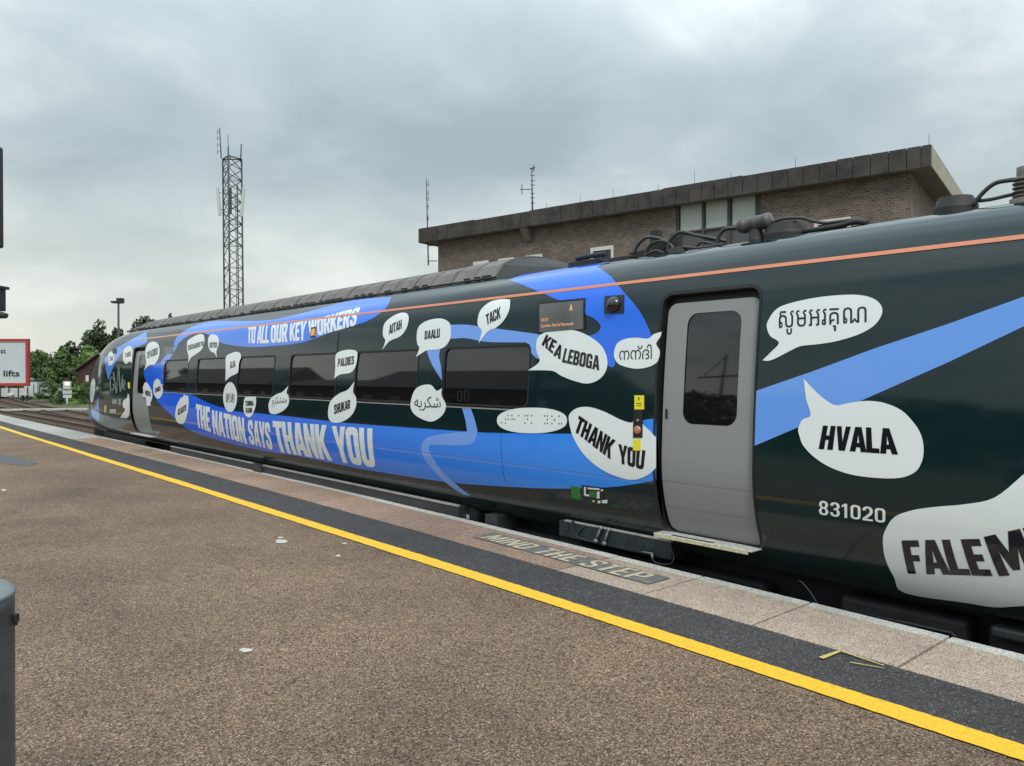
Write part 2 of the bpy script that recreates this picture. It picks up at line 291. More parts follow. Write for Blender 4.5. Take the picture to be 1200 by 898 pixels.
class MB:
    """collects shapes and links them as one mesh object"""
    def __init__(s): s.v = []; s.f = []; s.smooth = []
    def face(s, pts, smooth=False):
        n = len(s.v); s.v += [tuple(map(float, p)) for p in pts]; s.f.append(tuple(range(n, n + len(pts)))); s.smooth.append(smooth)
    def obox(s, c, ax, ay, az, hx, hy, hz):
        c = np.array(c, float); ax = np.array(ax, float) * hx; ay = np.array(ay, float) * hy; az = np.array(az, float) * hz
        n = len(s.v)
        for i in (-1, 1):
            for j in (-1, 1):
                for k in (-1, 1): s.v.append(tuple(c + i * ax + j * ay + k * az))
        for q in ((0, 1, 3, 2), (4, 6, 7, 5), (0, 4, 5, 1), (2, 3, 7, 6), (0, 2, 6, 4), (1, 5, 7, 3)):
            s.f.append(tuple(n + i for i in q)); s.smooth.append(False)
        return s
    def box(s, x0, x1, y0, y1, z0, z1):
        return s.obox(((x0 + x1) / 2, (y0 + y1) / 2, (z0 + z1) / 2), (1, 0, 0), (0, 1, 0), (0, 0, 1), abs(x1 - x0) / 2, abs(y1 - y0) / 2, abs(z1 - z0) / 2)
    def tube(s, pts, r, seg=8, cap=True):
        pts = [np.array(p, float) for p in pts]
        rs = r if isinstance(r, (list, tuple)) else [r] * len(pts)
        base = len(s.v); up = None
        for i, p in enumerate(pts):
            d = pts[min(i + 1, len(pts) - 1)] - pts[max(i - 1, 0)]; d /= (np.linalg.norm(d) + 1e-9)
            if up is None:
                up = np.array([0, 0, 1.0]) if abs(d[2]) < 0.9 else np.array([1.0, 0, 0])
            a = np.cross(d, up); a /= np.linalg.norm(a) + 1e-9; b = np.cross(a, d); up = b
            for k in range(seg):
                t = 2 * math.pi * k / seg; s.v.append(tuple(p + rs[i] * (a * math.cos(t) + b * math.sin(t))))
        for i in range(len(pts) - 1):
            for k in range(seg):
                s.f.append((base + i * seg + k, base + i * seg + (k + 1) % seg, base + (i + 1) * seg + (k + 1) % seg, base + (i + 1) * seg + k)); s.smooth.append(True)
        if cap:
            s.f.append(tuple(base + k for k in range(seg))[::-1]); s.smooth.append(False)
            e = base + (len(pts) - 1) * seg; s.f.append(tuple(e + k for k in range(seg))); s.smooth.append(False)
        return s
    def lathe(s, c, axis, prof, seg=24):
        """prof: list of (distance along axis, radius)"""
        c = np.array(c, float); axis = np.array(axis, float); axis /= np.linalg.norm(axis)
        a = np.cross(axis, (0, 0, 1) if abs(axis[2]) < 0.9 else (1, 0, 0)); a /= np.linalg.norm(a); b = np.cross(axis, a)
        base = len(s.v)
        for h, r in prof:
            for k in range(seg):
                t = 2 * math.pi * k / seg; s.v.append(tuple(c + axis * h + max(r, 1e-4) * (a * math.cos(t) + b * math.sin(t))))
        for i in range(len(prof) - 1):
            for k in range(seg):
                s.f.append((base + i * seg + k, base + i * seg + (k + 1) % seg, base + (i + 1) * seg + (k + 1) % seg, base + (i + 1) * seg + k)); s.smooth.append(True)
        return s
    def mesh(s, name):
        me = bpy.data.meshes.new(name); me.from_pydata(s.v, [], s.f); me.polygons.foreach_set('use_smooth', s.smooth)
        bm = bmesh.new(); bm.from_mesh(me); bmesh.ops.recalc_face_normals(bm, faces=bm.faces); bm.to_mesh(me); bm.free()
        me.update(); return me
    def build(s, name, material, parent=None, bevel=0, **kw):
        me = s.mesh(name); o = link(name, me, material, parent, **kw)
        if bevel:
            m = o.modifiers.new('bevel', 'BEVEL'); m.width = bevel; m.segments = 2; m.limit_method = 'ANGLE'; m.angle_limit = math.radians(35)
        return o

# photo pixel -> ray; ray -> plane
def ray(px, py):
    d = FW * F + RX * (px - 600) - RY * (py - 449)
    return d / np.linalg.norm(d)
def on_plane(px, py, n, p0):
    d = ray(px, py); n = np.array(n, float); t = np.dot(np.array(p0, float) - CAM, n) / np.dot(d, n); return CAM + d * t
def on_z(px, py, z=0.0): return on_plane(px, py, (0, 0, 1), (0, 0, z))
def on_x(px, py, X): return on_plane(px, py, (1, 0, 0), (X, 0, 0))
def at_depth(px, py, dep):
    d = ray(px, py); return CAM + d * dep / np.dot(d, FW)

# ------------------------------------------------------------------ the platform
def curve_of(pts):
    w = sorted([(on_z(*p)[1], on_z(*p)[0]) for p in pts]); ys = np.array([a for a, b in w]); xs = np.array([b for a, b in w])
    c = np.polyfit(ys, xs, 3 if len(w) > 6 else 2, w=1 / (1 + ys / 8))
    lo, hi = ys[0], ys[-1]
    dlo, dhi = np.polyval(np.polyder(c), lo), np.polyval(np.polyder(c), hi)
    def f(y):
        if y < lo: return float(np.polyval(c, lo) + dlo * (y - lo))
        if y > hi: return float(np.polyval(c, hi) + dhi * (y - hi))
        return float(np.polyval(c, y))
    return f
edge_x = curve_of([(0, 486), (110, 509.4), (220, 534.2), (310, 554.5), (420, 580.1), (510, 601.3), (620, 626), (710, 648), (820, 674.3), (933.6, 703.5), (1020, 724.2), (1200, 768.8)])
cope_x = curve_of([(0, 493.8), (88, 514.9), (220, 550.7), (310, 573.3), (420, 605.8), (510, 630.6), (620, 659.9), (710, 683.4), (820, 715.1), (871, 727.5), (1020, 774.7), (1200, 828.6)])
yel_x = curve_of([(0, 501.2), (110, 533.3), (220, 570.8), (310, 598.5), (420, 634.8), (510, 660.8), (620, 694.8), (710, 722.8), (811, 755.8), (911, 790.3), (1020, 824.9), (1200, 887)])
def wob(y, a, k): return a * (math.sin(y * 1.7 + k) * 0.5 + math.sin(y * 0.83 + 2 * k) + 0.4 * math.sin(y * 4.1 + k * 3))
PEND = 90.0
plat = empty('platform', (0, 0, 0), kind='structure')
def strip(name, f0, f1, material, parent, z0, ys, thick=0.0, **kw):
    mb = MB()
    for a, b in zip(ys[:-1], ys[1:]):
        P = [(f0(a), a, z0), (f1(a), a, z0), (f1(b), b, z0), (f0(b), b, z0)]
        mb.face(P)
    return mb.build(name, material, parent, **kw)
def ragged(y, k): q = math.sin(y * 91.7 + k * 13.1) * 43758.5; return ((q - math.floor(q)) - .5) * 0.007
YF = np.concatenate([np.arange(-2, 9, 0.03), np.arange(9, 20, 0.1), np.arange(20, PEND + 1, 1.0)])
YS = np.concatenate([np.arange(-6, 12, 0.3), np.arange(12, 40, 0.8), np.arange(40, PEND + 1, 2)])
strip('tarmac_surface', lambda y: -9.0, lambda y: cope_x(y) - 0.25, 'tarmac', plat, 0.0, YS)
strip('asphalt_strip', lambda y: yel_x(y), lambda y: cope_x(y) + wob(y, 0.006, 1) + ragged(y, 4) * 1.5, 'dark_asphalt', plat, 0.004, YF)
strip('yellow_line', lambda y: yel_x(y) - 0.078 + wob(y, 0.005, 2) + ragged(y, 1), lambda y: yel_x(y) + 0.078 + wob(y, 0.005, 5) + ragged(y, 9), 'yellow_paint', plat, 0.008, YF)
mbf = MB(); mbf.box(-9.0, -8.9, -6, PEND, -1.3, -0.004)
mbf.box(-8.9, 4.0, PEND - 0.1, PEND, -1.3, -0.004); mbf.build('platform_side', 'concrete', plat)
mbw = MB()
for a, b in zip(YS[:-1], YS[1:]):
    mbw.face([(edge_x(a) - 0.1, a, -1.3), (edge_x(b) - 0.1, b, -1.3), (edge_x(b) - 0.1, b, -0.09), (edge_x(a) - 0.1, a, -0.09)])
mbw.build('platform_face', 'brick_red_plain', plat)
# coping slabs: joint positions read off the near slabs
SL = 0.915; y0 = on_z(1108, 750.7)[1]
first = y0 - SL * 4
y_grey = on_z(88, 515)[1]; y_pale = on_z(706, 646.7)[1]
k = 0; y = first
while y < PEND - 1:
    step = SL
    a, b = y + 0.009, y + step - 0.009
    near = b < y_pale + 0.3
    if not near: a, b = y + 0.002, y + step - 0.002
    ma = 'pale_coping' if near else ('pink_coping' if a < y_grey else 'grey_coping')
    dz = random.uniform(-0.002, 0.002) + 0.006
    mb = MB(); n0, n1_ = 0.115, 0.0
    for (p, q, z) in ((cope_x, lambda t: edge_x(t) - n0, dz),):
        P = [(p(a), a), (q(a), a), (q(b), b), (p(b), b)]
        top = [(x_, y_, z) for x_, y_ in P]; bot = [(x_, y_, -0.08) for x_, y_ in P]
        mb.face(top); mb.face(bot[::-1])
        for i in range(4): mb.face([top[i], bot[i], bot[(i + 1) % 4], top[(i + 1) % 4]])
    s = mb.build('coping_slab', ma, plat, bevel=0.006 if near else 0)
    mb = MB()
    for j in range(2):
        a2 = a + (b - a) * j / 2 + (0.001 if j else 0); b2 = a + (b - a) * (j + 1) / 2 - (0.001 if not j else 0)
        P = [(edge_x(a2) - n0 + 0.002, a2), (edge_x(a2), a2), (edge_x(b2), b2), (edge_x(b2) - n0 + 0.002, b2)]
        top = [(x_, y_, dz + 0.001) for x_, y_ in P]; bot = [(x_, y_, -0.09) for x_, y_ in P]
        mb.face(top)
        for i in range(4): mb.face([top[i], bot[i], bot[(i + 1) % 4], top[(i + 1) % 4]])
    mb.build('nosing_strip', 'grey_coping' if a >= y_grey else 'nosing', s, bevel=0.005 if near else 0)
    y += step; k += 1
# dark bedding under the joints
strip('joint_bed', lambda y: cope_x(y) - 0.02, lambda y: edge_x(y) - 0.03, 'under_black', plat, -0.012, YS)

# ------------------------------------------------------------------ lettering (own condensed block face and font curves)
def rr(x0, y0, x1, y1, r, n=3):
    pts = []
    for cx, cy, a0 in ((x1 - r, y0 + r, -90), (x1 - r, y1 - r, 0), (x0 + r, y1 - r, 90), (x0 + r, y0 + r, 180)):
        for k in range(n + 1):
            a = math.radians(a0 + 90 * k / n); pts.append((cx + r * math.cos(a), cy + r * math.sin(a)))
    return pts
s_ = 0.175
G = {
 'H': [[(0,0),(s_,0),(s_,.42),(.5-s_,.42),(.5-s_,0),(.5,0),(.5,1),(.5-s_,1),(.5-s_,.58),(s_,.58),(s_,1),(0,1)]],
 'I': [[(0,0),(s_,0),(s_,1),(0,1)]],
 'T': [[(.15,0),(.325,0),(.325,.83),(.475,.83),(.475,1),(0,1),(0,.83),(.15,.83)]],
 'E': [[(0,0),(.42,0),(.42,.16),(s_,.16),(s_,.42),(.37,.42),(.37,.58),(s_,.58),(s_,.84),(.42,.84),(.42,1),(0,1)]],
 'F': [[(0,0),(s_,0),(s_,.40),(.36,.40),(.36,.56),(s_,.56),(s_,.84),(.42,.84),(.42,1),(0,1)]],
 'L': [[(0,0),(.42,0),(.42,.16),(s_,.16),(s_,1),(0,1)]],
 'A': [[(0,0),(.17,0),(.20,.19),(.36,.19),(.39,0),(.56,0),(.39,1),(.17,1)],[(.222,.34),(.338,.34),(.28,.76)]],
 'N': [[(0,0),(.16,0),(.16,.58),(.35,0),(.51,0),(.51,1),(.35,1),(.35,.45),(.16,1),(0,1)]],
 'K': [[(0,0),(s_,0),(s_,.30),(.22,.40),(.36,0),(.55,0),(.34,.56),(.54,1),(.36,1),(s_,.62),(s_,1),(0,1)]],
 'Y': [[(.17,0),(.345,0),(.345,.38),(.53,1),(.36,1),(.262,.62),(.16,1),(-.01,1),(.17,.38)]],
 'V': [[(.17,0),(.37,0),(.54,1),(.37,1),(.27,.33),(.17,1),(0,1)]],
 'W': [[(.10,0),(.27,0),(.36,.5),(.45,0),(.62,0),(.72,1),(.56,1),(.52,.45),(.43,1),(.29,1),(.20,.45),(.16,1),(0,1)]],
 'M': [[(0,0),(.15,0),(.15,.62),(.27,.12),(.37,.12),(.49,.62),(.49,0),(.64,0),(.64,1),(.45,1),(.32,.52),(.19,1),(0,1)]],
 'O': [rr(0,0,.5,1,.15), rr(.17,.16,.33,.84,.07)],
 'U': [[(0,1),(0,.16),(.04,.05),(.14,0),(.36,0),(.46,.05),(.5,.16),(.5,1),(.33,1),(.33,.22),(.29,.16),(.21,.16),(.17,.22),(.17,1)]],
 'S': [[(.5,.69),(.33,.69),(.33,.80),(.29,.85),(.21,.85),(.17,.80),(.17,.72),(.2,.66),(.42,.5),(.5,.36),(.5,.16),(.46,.06),(.36,0),(.14,0),(.04,.06),(0,.16),(0,.32),(.17,.32),(.17,.2),(.21,.15),(.29,.15),(.33,.2),(.33,.3),(.3,.36),(.08,.52),(0,.64),(0,.84),(.04,.94),(.14,1),(.36,1),(.46,.94),(.5,.84)]],
 'D': [[(0,0),(.34,0),(.45,.05),(.5,.16),(.5,.84),(.45,.95),(.34,1),(0,1)], [(s_,.16),(.29,.16),(.33,.21),(.33,.79),(.29,.84),(s_,.84)]],
 'B': [[(0,0),(.36,0),(.46,.05),(.5,.15),(.5,.40),(.43,.51),(.49,.60),(.49,.85),(.45,.95),(.35,1),(0,1)], [(s_,.16),(.30,.16),(.33,.2),(.33,.38),(.3,.43),(s_,.43)], [(s_,.58),(.29,.58),(.32,.62),(.32,.8),(.29,.84),(s_,.84)]],
 'P': [[(0,0),(s_,0),(s_,.38),(.36,.38),(.46,.43),(.5,.54),(.5,.84),(.45,.95),(.35,1),(0,1)], [(s_,.53),(.30,.53),(.33,.58),(.33,.8),(.3,.84),(s_,.84)]],
 'R': [[(0,0),(s_,0),(s_,.40),(.24,.40),(.34,0),(.52,0),(.40,.44),(.48,.54),(.5,.62),(.5,.84),(.45,.95),(.35,1),(0,1)], [(s_,.54),(.30,.54),(.33,.59),(.33,.8),(.3,.84),(s_,.84)]],
 'C': [[(.5,.66),(.33,.66),(.33,.8),(.29,.85),(.21,.85),(.17,.8),(.17,.2),(.21,.15),(.29,.15),(.33,.2),(.33,.36),(.5,.36),(.5,.16),(.46,.05),(.36,0),(.14,0),(.04,.05),(0,.16),(0,.84),(.04,.95),(.14,1),(.36,1),(.46,.95),(.5,.84)]],
 'G': [[(.5,.68),(.33,.68),(.33,.8),(.29,.85),(.21,.85),(.17,.8),(.17,.2),(.21,.15),(.29,.15),(.33,.2),(.33,.38),(.26,.38),(.26,.52),(.5,.52),(.5,0),(.4,0),(.36,.05),(.3,0),(.14,0),(.04,.05),(0,.16),(0,.84),(.04,.95),(.14,1),(.36,1),(.46,.95),(.5,.84)]],
 'J': [[(.17,1),(.34,1),(.34,.16),(.3,.05),(.2,0),(0,0),(0,.15),(.12,.15),(.17,.2)]],
}
G['Ä'] = [[(x * 1, y * .84) for x, y in l] for l in G['A']] + [[(.10,.90),(.22,.90),(.22,1),(.10,1)], [(.34,.90),(.46,.90),(.46,1),(.34,1)]]
G['0'] = [rr(0,0,.5,1,.2), rr(.135,.13,.365,.87,.11)]
G['1'] = [[(.14,0),(.28,0),(.28,1),(.16,1),(0,.86),(0,.73),(.14,.82)]]
G['2'] = [[(0,0),(.5,0),(.5,.13),(.19,.13),(.44,.45),(.5,.6),(.5,.8),(.42,.95),(.3,1),(.2,1),(.07,.94),(.0,.8),(0,.7),(.14,.7),(.15,.8),(.21,.87),(.29,.87),(.35,.8),(.35,.62),(.3,.52),(0,.14)]]
G['3'] = [[(0,.28),(0,.2),(.07,.05),(.2,0),(.3,0),(.43,.05),(.5,.2),(.5,.34),(.45,.47),(.38,.52),(.45,.58),(.49,.68),(.49,.82),(.42,.95),(.3,1),(.2,1),(.07,.95),(.01,.82),(.01,.74),(.15,.74),(.16,.8),(.2,.87),(.29,.87),(.34,.81),(.34,.66),(.29,.58),(.18,.58),(.18,.46),(.29,.46),(.35,.38),(.35,.2),(.29,.13),(.2,.13),(.15,.2),(.14,.28)]]
G['8'] = [[(.07,.05),(.2,0),(.3,0),(.43,.05),(.5,.2),(.5,.34),(.4,.52),(.48,.66),(.48,.82),(.42,.95),(.3,1),(.2,1),(.08,.95),(.02,.82),(.02,.66),(.1,.52),(0,.34),(0,.2)],[(.15,.2),(.2,.13),(.3,.13),(.35,.2),(.35,.36),(.29,.45),(.21,.45),(.15,.36)],[(.16,.66),(.21,.58),(.29,.58),(.34,.66),(.34,.8),(.29,.87),(.21,.87),(.16,.8)]]
ADV = {'1': .42, 'I': .24, 'W': .78, 'M': .71, 'A': .585, 'Ä': .585, 'E': .48, 'F': .46, 'L': .465, 'T': .52, 'K': .585, ' ': .28, 'J': .41}
def area2(l): return sum(a[0] * b[1] - b[0] * a[1] for a, b in zip(l, l[1:] + l[:1]))
def inside(p, l):
    c = False
    for a, b in zip(l, l[1:] + l[:1]):
        if (a[1] > p[1]) != (b[1] > p[1]) and p[0] < (b[0] - a[0]) * (p[1] - a[1]) / (b[1] - a[1]) + a[0]: c = not c
    return c
def grow(loops, d):
    out_ = []
    for i, l in enumerate(loops):
        hole = any(inside(l[0], m_) for j, m_ in enumerate(loops) if j != i); sg = (1 if area2(l) > 0 else -1) * (-1 if hole else 1); o = []; n = len(l)
        for k in range(n):
            p, c, q = np.array(l[k - 1], float), np.array(l[k], float), np.array(l[(k + 1) % n], float)
            e1, e2 = c - p, q - c
            if np.linalg.norm(e1) < 1e-6 or np.linalg.norm(e2) < 1e-6: o.append(tuple(c)); continue
            e1 /= np.linalg.norm(e1); e2 /= np.linalg.norm(e2); n1_, n2_ = np.array([e1[1], -e1[0]]), np.array([e2[1], -e2[0]])
            m_ = n1_ + n2_; m_ /= max(np.linalg.norm(m_), 1e-3); o.append(tuple(c + sg * m_ * d / max(0.55, float(m_ @ n1_))))
        out_.append(o)
    return out_
def fill_each(loops, offset=0.0):
    """triangles of a glyph: every outer contour with its own holes, so separate or crossing contours stay clean"""
    sign = 1 if area2(max(loops, key=lambda l: abs(area2(l)))) > 0 else -1
    loops = [l if True else l for l in loops]
    nest = [sum(inside(l[0], m_) for j, m_ in enumerate(loops) if j != i) for i, l in enumerate(loops)]
    outers = [l for l, n in zip(loops, nest) if area2(l) * sign > 0 and (n % 2 == 0 or area2(l) * sign > 0)]; holes_ = [l for l in loops if area2(l) * sign <= 0]
    V, T = [], []
    for o in outers:
        LL = [o] + [h for h in holes_ if inside(h[0], o)]
        if offset: LL = grow(LL, offset)
        tri = tessellate_polygon([[Vector((a, b, 0)) for a, b in l] for l in LL]); b0 = len(V); V += [p for l in LL for p in l]; T += [tuple(b0 + i for i in t) for t in tri]
    return V, T
def orient(loops):
    """own glyphs: outers counter-clockwise, holes clockwise"""
    o = []
    for i, l in enumerate(loops):
        hole = any(inside(l[0], m_) for j, m_ in enumerate(loops) if j != i)
        o.append(l[::-1] if (area2(l) > 0) == hole else l)
    return o
def block_text(txt, bold=0.017):
    """2D triangles of the text in a box 0..w x 0..1, normalised to 0..1 across"""
    V, T = [], []; x = 0
    for ch in txt:
        if ch != ' ':
            v_, t_ = fill_each(orient(G[ch]), bold); base = len(V)
            V += [(a + x, b) for a, b in v_]; T += [tuple(base + i for i in t) for t in t_]
        x += ADV.get(ch, .57) + (0.03 if not bold else 0.008)
    w = x - 0.07
    return [(a / w, b) for a, b in V], T
def font_text(txt, offset=0.0, space=1.0):
    """outlines of the built-in font, every outer contour filled on its own so that crossing contours stay solid"""
    cu = bpy.data.curves.new('lettering_curve', 'FONT'); cu.body = txt; cu.resolution_u = 3; cu.space_character = space
    ob = bpy.data.objects.new('lettering_curve', cu); COL.objects.link(ob)
    dg = bpy.context.evaluated_depsgraph_get(); dg.update(); c2 = ob.to_curve(dg); loops = []
    for sp_ in c2.splines:
        bp_ = sp_.bezier_points; n = len(bp_); l = []
        for i in range(n):
            p, q = bp_[i], bp_[(i + 1) % n]; P = [np.array(v[:2]) for v in (p.co, p.handle_right, q.handle_left, q.co)]
            flat_ = np.linalg.norm(P[1] - P[0]) + np.linalg.norm(P[3] - P[2]) < 1e-6 or abs(np.cross(P[3] - P[0], P[1] - P[0])) + abs(np.cross(P[3] - P[0], P[2] - P[0])) < 1e-6
            for k in range(1 if flat_ else 4):
                t = k / 4; l.append(tuple((1 - t) ** 3 * P[0] + 3 * (1 - t) ** 2 * t * P[1] + 3 * (1 - t) * t * t * P[2] + t ** 3 * P[3]))
        m_ = [l[0]]
        for v in l[1:]:
            if math.dist(v, m_[-1]) > 1e-4: m_.append(v)
        if len(m_) > 3 and math.dist(m_[0], m_[-1]) < 1e-4: m_.pop()
        if len(m_) > 2: loops.append(m_)
    ob.to_curve_clear(); bpy.data.objects.remove(ob); bpy.data.curves.remove(cu)
    if not loops: return [], []
    V, T = fill_each(loops, offset)
    a = np.array(V); mn = a.min(0); mxx = a.max(0); a = (a - mn) / np.maximum(mxx - mn, 1e-6)
    return [tuple(p) for p in a], T
def bil(q, u, v):
    """q = TL TR BR BL"""
    q = [np.array(p, float) for p in q]
    return (q[0] * (1 - u) + q[1] * u) * v + (q[3] * (1 - u) + q[2] * u) * (1 - v)
def ground_text(name, data, quad_px, z, material, parent, **kw):
    q = [on_z(*p) for p in quad_px]
    mb = MB(); V = [bil(q, a, b) for a, b in data[0]]
    mb.v = [(p[0], p[1], z) for p in V]; mb.f = list(data[1]); mb.smooth = [False] * len(mb.f)
    return mb.build(name, material, parent, **kw)
def ground_poly(name, pts, z, material, parent, **kw):
    w = [on_z(*p) for p in pts]; mb = MB(); mb.face([(p[0], p[1], z) for p in w]); return mb.build(name, material, parent, **kw)
warn = ground_poly('warning_panel', [(578.8, 625), (786, 679), (759.5, 686.3), (554, 630.5)], 0.0115, 'panel_paint', plat)
ground_text('lettering', block_text('MIND THE STEP', -0.016), [(585, 628.5), (771, 676), (746, 682.5), (561, 632)], 0.0145, 'cream_paint', warn)
ground_text('worn_lettering', font_text('MIND THE STEP', 0.0), [(168, 526.5), (216, 537.5), (198, 540), (154, 529)], 0.0105, 'faded_paint', plat, label='worn away cream letters on the pink coping')
def blob(cx, cy, rx, ry, n=14, j=0.3, rot=0):
    o = []
    for k in range(n):
        t = 2 * math.pi * k / n; r = 1 + random.uniform(-j, j); x = rx * r * math.cos(t); y = ry * r * math.sin(t)
        o.append((cx + x * math.cos(rot) - y * math.sin(rot), cy + x * math.sin(rot) + y * math.cos(rot)))
    return o
for cx, cy, rx, ry in ((288, 763, 9, 2.2), (330, 634.5, 8, 2.2), (404, 637.5, 3.4, 1.0), (396, 652, 3, 1.2), (329, 630.5, 4, 0.8), (4, 574.5, 3, 1)):
    ground_poly('pale_spot', blob(cx, cy, rx, ry), 0.004, 'gum', plat)
ground_poly('tar_patch', blob(6, 539, 34, 5.0, 26, 0.22, 0.12), 0.0035, 'tar_patch', plat)
mk = [((962, 774), (985, 765.5), 0.016), ((985, 765.5), (1036, 783), 0.008), ((996, 779), (1036, 786), 0.006)]
mb = MB()
for a, b, w_ in mk:
    p, q = on_z(*a), on_z(*b); d = (q - p) / np.linalg.norm(q - p); nrm = np.array([-d[1], d[0], 0]) * w_
    mb.face([(*(p + nrm)[:2], 0.0145), (*(q + nrm * .6)[:2], 0.0145), (*(q - nrm * .6)[:2], 0.0145), (*(p - nrm)[:2], 0.0145)])
mb.build('paint_mark', 'chalk_mark', plat)

# ------------------------------------------------------------------ the ground, ballast and tracks
GZ = -1.16
def sheet(name, x0, x1, y0, y1, z, material, **kw):
    mb = MB(); mb.face([(x0, y0, z), (x1, y0, z), (x1, y1, z), (x0, y1, z)]); return mb.build(name, material, kind='structure', **kw)
sheet('ground', -900, 900, -600, 1500, GZ - 0.12, 'earth')
sheet('ballast_bed', -8.9 - 9, 19.5, -40, 150, GZ, 'ballast')
def track(cx, ys, straight=False):
    t = empty('railway_track', (cx(ys[0]), ys[0], GZ), kind='structure')
    for side in (-0.72, 0.72):
        mb = MB(); P = []
        for y in ys:
            x = cx(y) + side; P.append((x, y))
        for (xa, ya), (xb, yb) in zip(P[:-1], P[1:]):
            for z0, z1, w in ((GZ + 0.08, GZ + 0.10, 0.07), (GZ + 0.10, GZ + 0.195, 0.016), (GZ + 0.195, GZ + 0.235, 0.036)):
                mb.face([(xa - w, ya, z0), (xb - w, yb, z0), (xb - w, yb, z1), (xa - w, ya, z1)])
                mb.face([(xa + w, ya, z1), (xb + w, yb, z1), (xb + w, yb, z0), (xa + w, ya, z0)])
                mb.face([(xa - w, ya, z1), (xb - w, yb, z1), (xb + w, yb, z1), (xa + w, ya, z1)])
        r = mb.build('rail', 'rail_rust', t)
        mb = MB()
        for (xa, ya), (xb, yb) in zip(P[:-1], P[1:]):
            z = GZ + 0.239; mb.face([(xa - .03, ya, z), (xb - .03, yb, z), (xb + .03, yb, z), (xa + .03, ya, z)])
        mb.build('running_surface', 'rail_top', r)
    mb = MB(); y = ys[0]
    while y < ys[-1]:
        mb.box(cx(y) - 1.25, cx(y) + 1.25, y - 0.13, y + 0.13, GZ - 0.05, GZ + 0.08); y += 0.66
    mb.build('sleepers', 'sleeper', t, kind='stuff')
    return t
def lerp_curve(pts):
    xs = [p[0] for p in pts]; vs = [p[1] for p in pts]
    c = np.polyfit(xs, vs, min(3, len(pts) - 1)); lo, hi = xs[0], xs[-1]
    return lambda y: float(np.polyval(c, min(max(y, lo), hi)))
track(lambda y: 6.55 + max(0, y - 30) ** 2 * -0.0006, np.arange(-12, 150, 2.0))
track(lerp_curve([(-12, 10.4), (20, 10.7), (45, 10.6), (65, 10.0), (100, 8.6), (150, 5.5)]), np.arange(-12, 150, 2.0))
track(lerp_curve([(30, 10.9), (50, 12.0), (72, 12.6), (97, 14.0), (150, 19.5)]), np.arange(40, 150, 2.0))

# ------------------------------------------------------------------ the coach: a surface P(s, t), s along the track, t up the side
raw = [(5.475, .10), (5.44, .14), (5.385, .21), (5.329, .307), (5.264, .47), (5.226, .626), (5.206, .764), (5.2, .90), (5.204, 1.055), (5.217, 1.343), (5.235, 1.6), (5.262, 1.9),
       (5.290, 2.13), (5.315, 2.27), (5.355, 2.395), (5.41, 2.49), (5.49, 2.575), (5.60, 2.645), (5.75, 2.705), (5.95, 2.75), (6.2, 2.78), (6.55, 2.79)]
def catmull(p, n=4, closed=False):
    o = []; m_ = len(p)
    rng = range(m_) if closed else range(m_ - 1)
    for i in rng:
        g = (lambda j: p[j % m_]) if closed else (lambda j: p[min(max(j, 0), m_ - 1)])
        a, b, c, d = [np.array(g(i + q), float) for q in (-1, 0, 1, 2)]
        for k in range(n):
            t = k / n; o.append(tuple(0.5 * (2 * b + (c - a) * t + (2 * a - 5 * b + 4 * c - d) * t * t + (3 * b - a - 3 * c + d) * t ** 3)))
    if not closed: o.append(tuple(p[-1]))
    return o
PR = np.array(catmull(raw, 2)); PT = np.concatenate([[0], np.cumsum(np.linalg.norm(np.diff(PR, axis=0), axis=1))]); TMAX = PT[-1]
AX = 6.55; S_END = 25.95; S_BACK = -0.9; ZB = 0.10; ZT0 = 2.79
_ws = np.array([-5, 21, 22, 22.8, 23.4, 24, 24.6, 25.2, 25.6, 25.85, 25.95]); _wv = np.array([1, 1, .985, .95, .91, .85, .74, .56, .38, .2, .06])
_hs = np.array([-5, 20.5, 21.3, 22, 22.6, 23.2, 23.8, 24.4, 25, 25.5, 25.95]); _hv = np.array([2.79, 2.79, 2.76, 2.69, 2.57, 2.38, 2.1, 1.75, 1.35, 1.0, .7])
def smooth_interp(xs, vs):
    g = np.arange(-5, 26.6, 0.05); v = np.interp(g, xs, vs); kk = np.ones(13) / 13; vp = np.concatenate([np.full(6, v[0]), v, np.full(6, v[-1])]); v2 = np.convolve(vp, kk, 'valid')
    return lambda s: np.interp(s, g, v2)
wx_, zt_ = smooth_interp(_ws, _wv), smooth_interp(_hs, _hv)
def P0(s, t):
    x = np.interp(t, PT, PR[:, 0]); z = np.interp(t, PT, PR[:, 1])
    return np.array([AX - (AX - x) * wx_(s), s, ZB + (z - ZB) * (zt_(s) - ZB) / (ZT0 - ZB)])
PRn = np.zeros_like(PR)
for i in range(len(PR)):
    d = PR[min(i + 1, len(PR) - 1)] - PR[max(i - 1, 0)]; PRn[i] = np.array([-d[1], d[0]]) / np.linalg.norm(d)
def NRM(s, t):
    nx = np.interp(t, PT, PRn[:, 0]); nz = np.interp(t, PT, PRn[:, 1])
    if s < 17: v = np.array([nx, 0, nz])
    else:
        a = P0(s + .03, t) - P0(s - .03, t)
        tt = np.array([nz, 0, -nx]) * np.array([wx_(s), 0, (zt_(s) - ZB) / (ZT0 - ZB)])
        v = np.cross(a, tt)
        if v[0] > 0 and abs(v[0]) > abs(v[2]): v = -v
        if v[2] < 0 and abs(v[2]) > abs(v[0]): v = -v
    return v / (np.linalg.norm(v) + 1e-9)
def PP(s, t, off=0.0): return P0(s, t) + NRM(s, t) * off
SB = np.concatenate([[S_BACK], np.arange(17.4, S_END, 0.18), [S_END]])
def z2t(z): return float(np.interp(z, PR[:, 1], PT))
def proj(p):
    d = p - CAM; w = d @ FW; return 600 + F * (d @ RX) / w, 449 - F * (d @ RY) / w
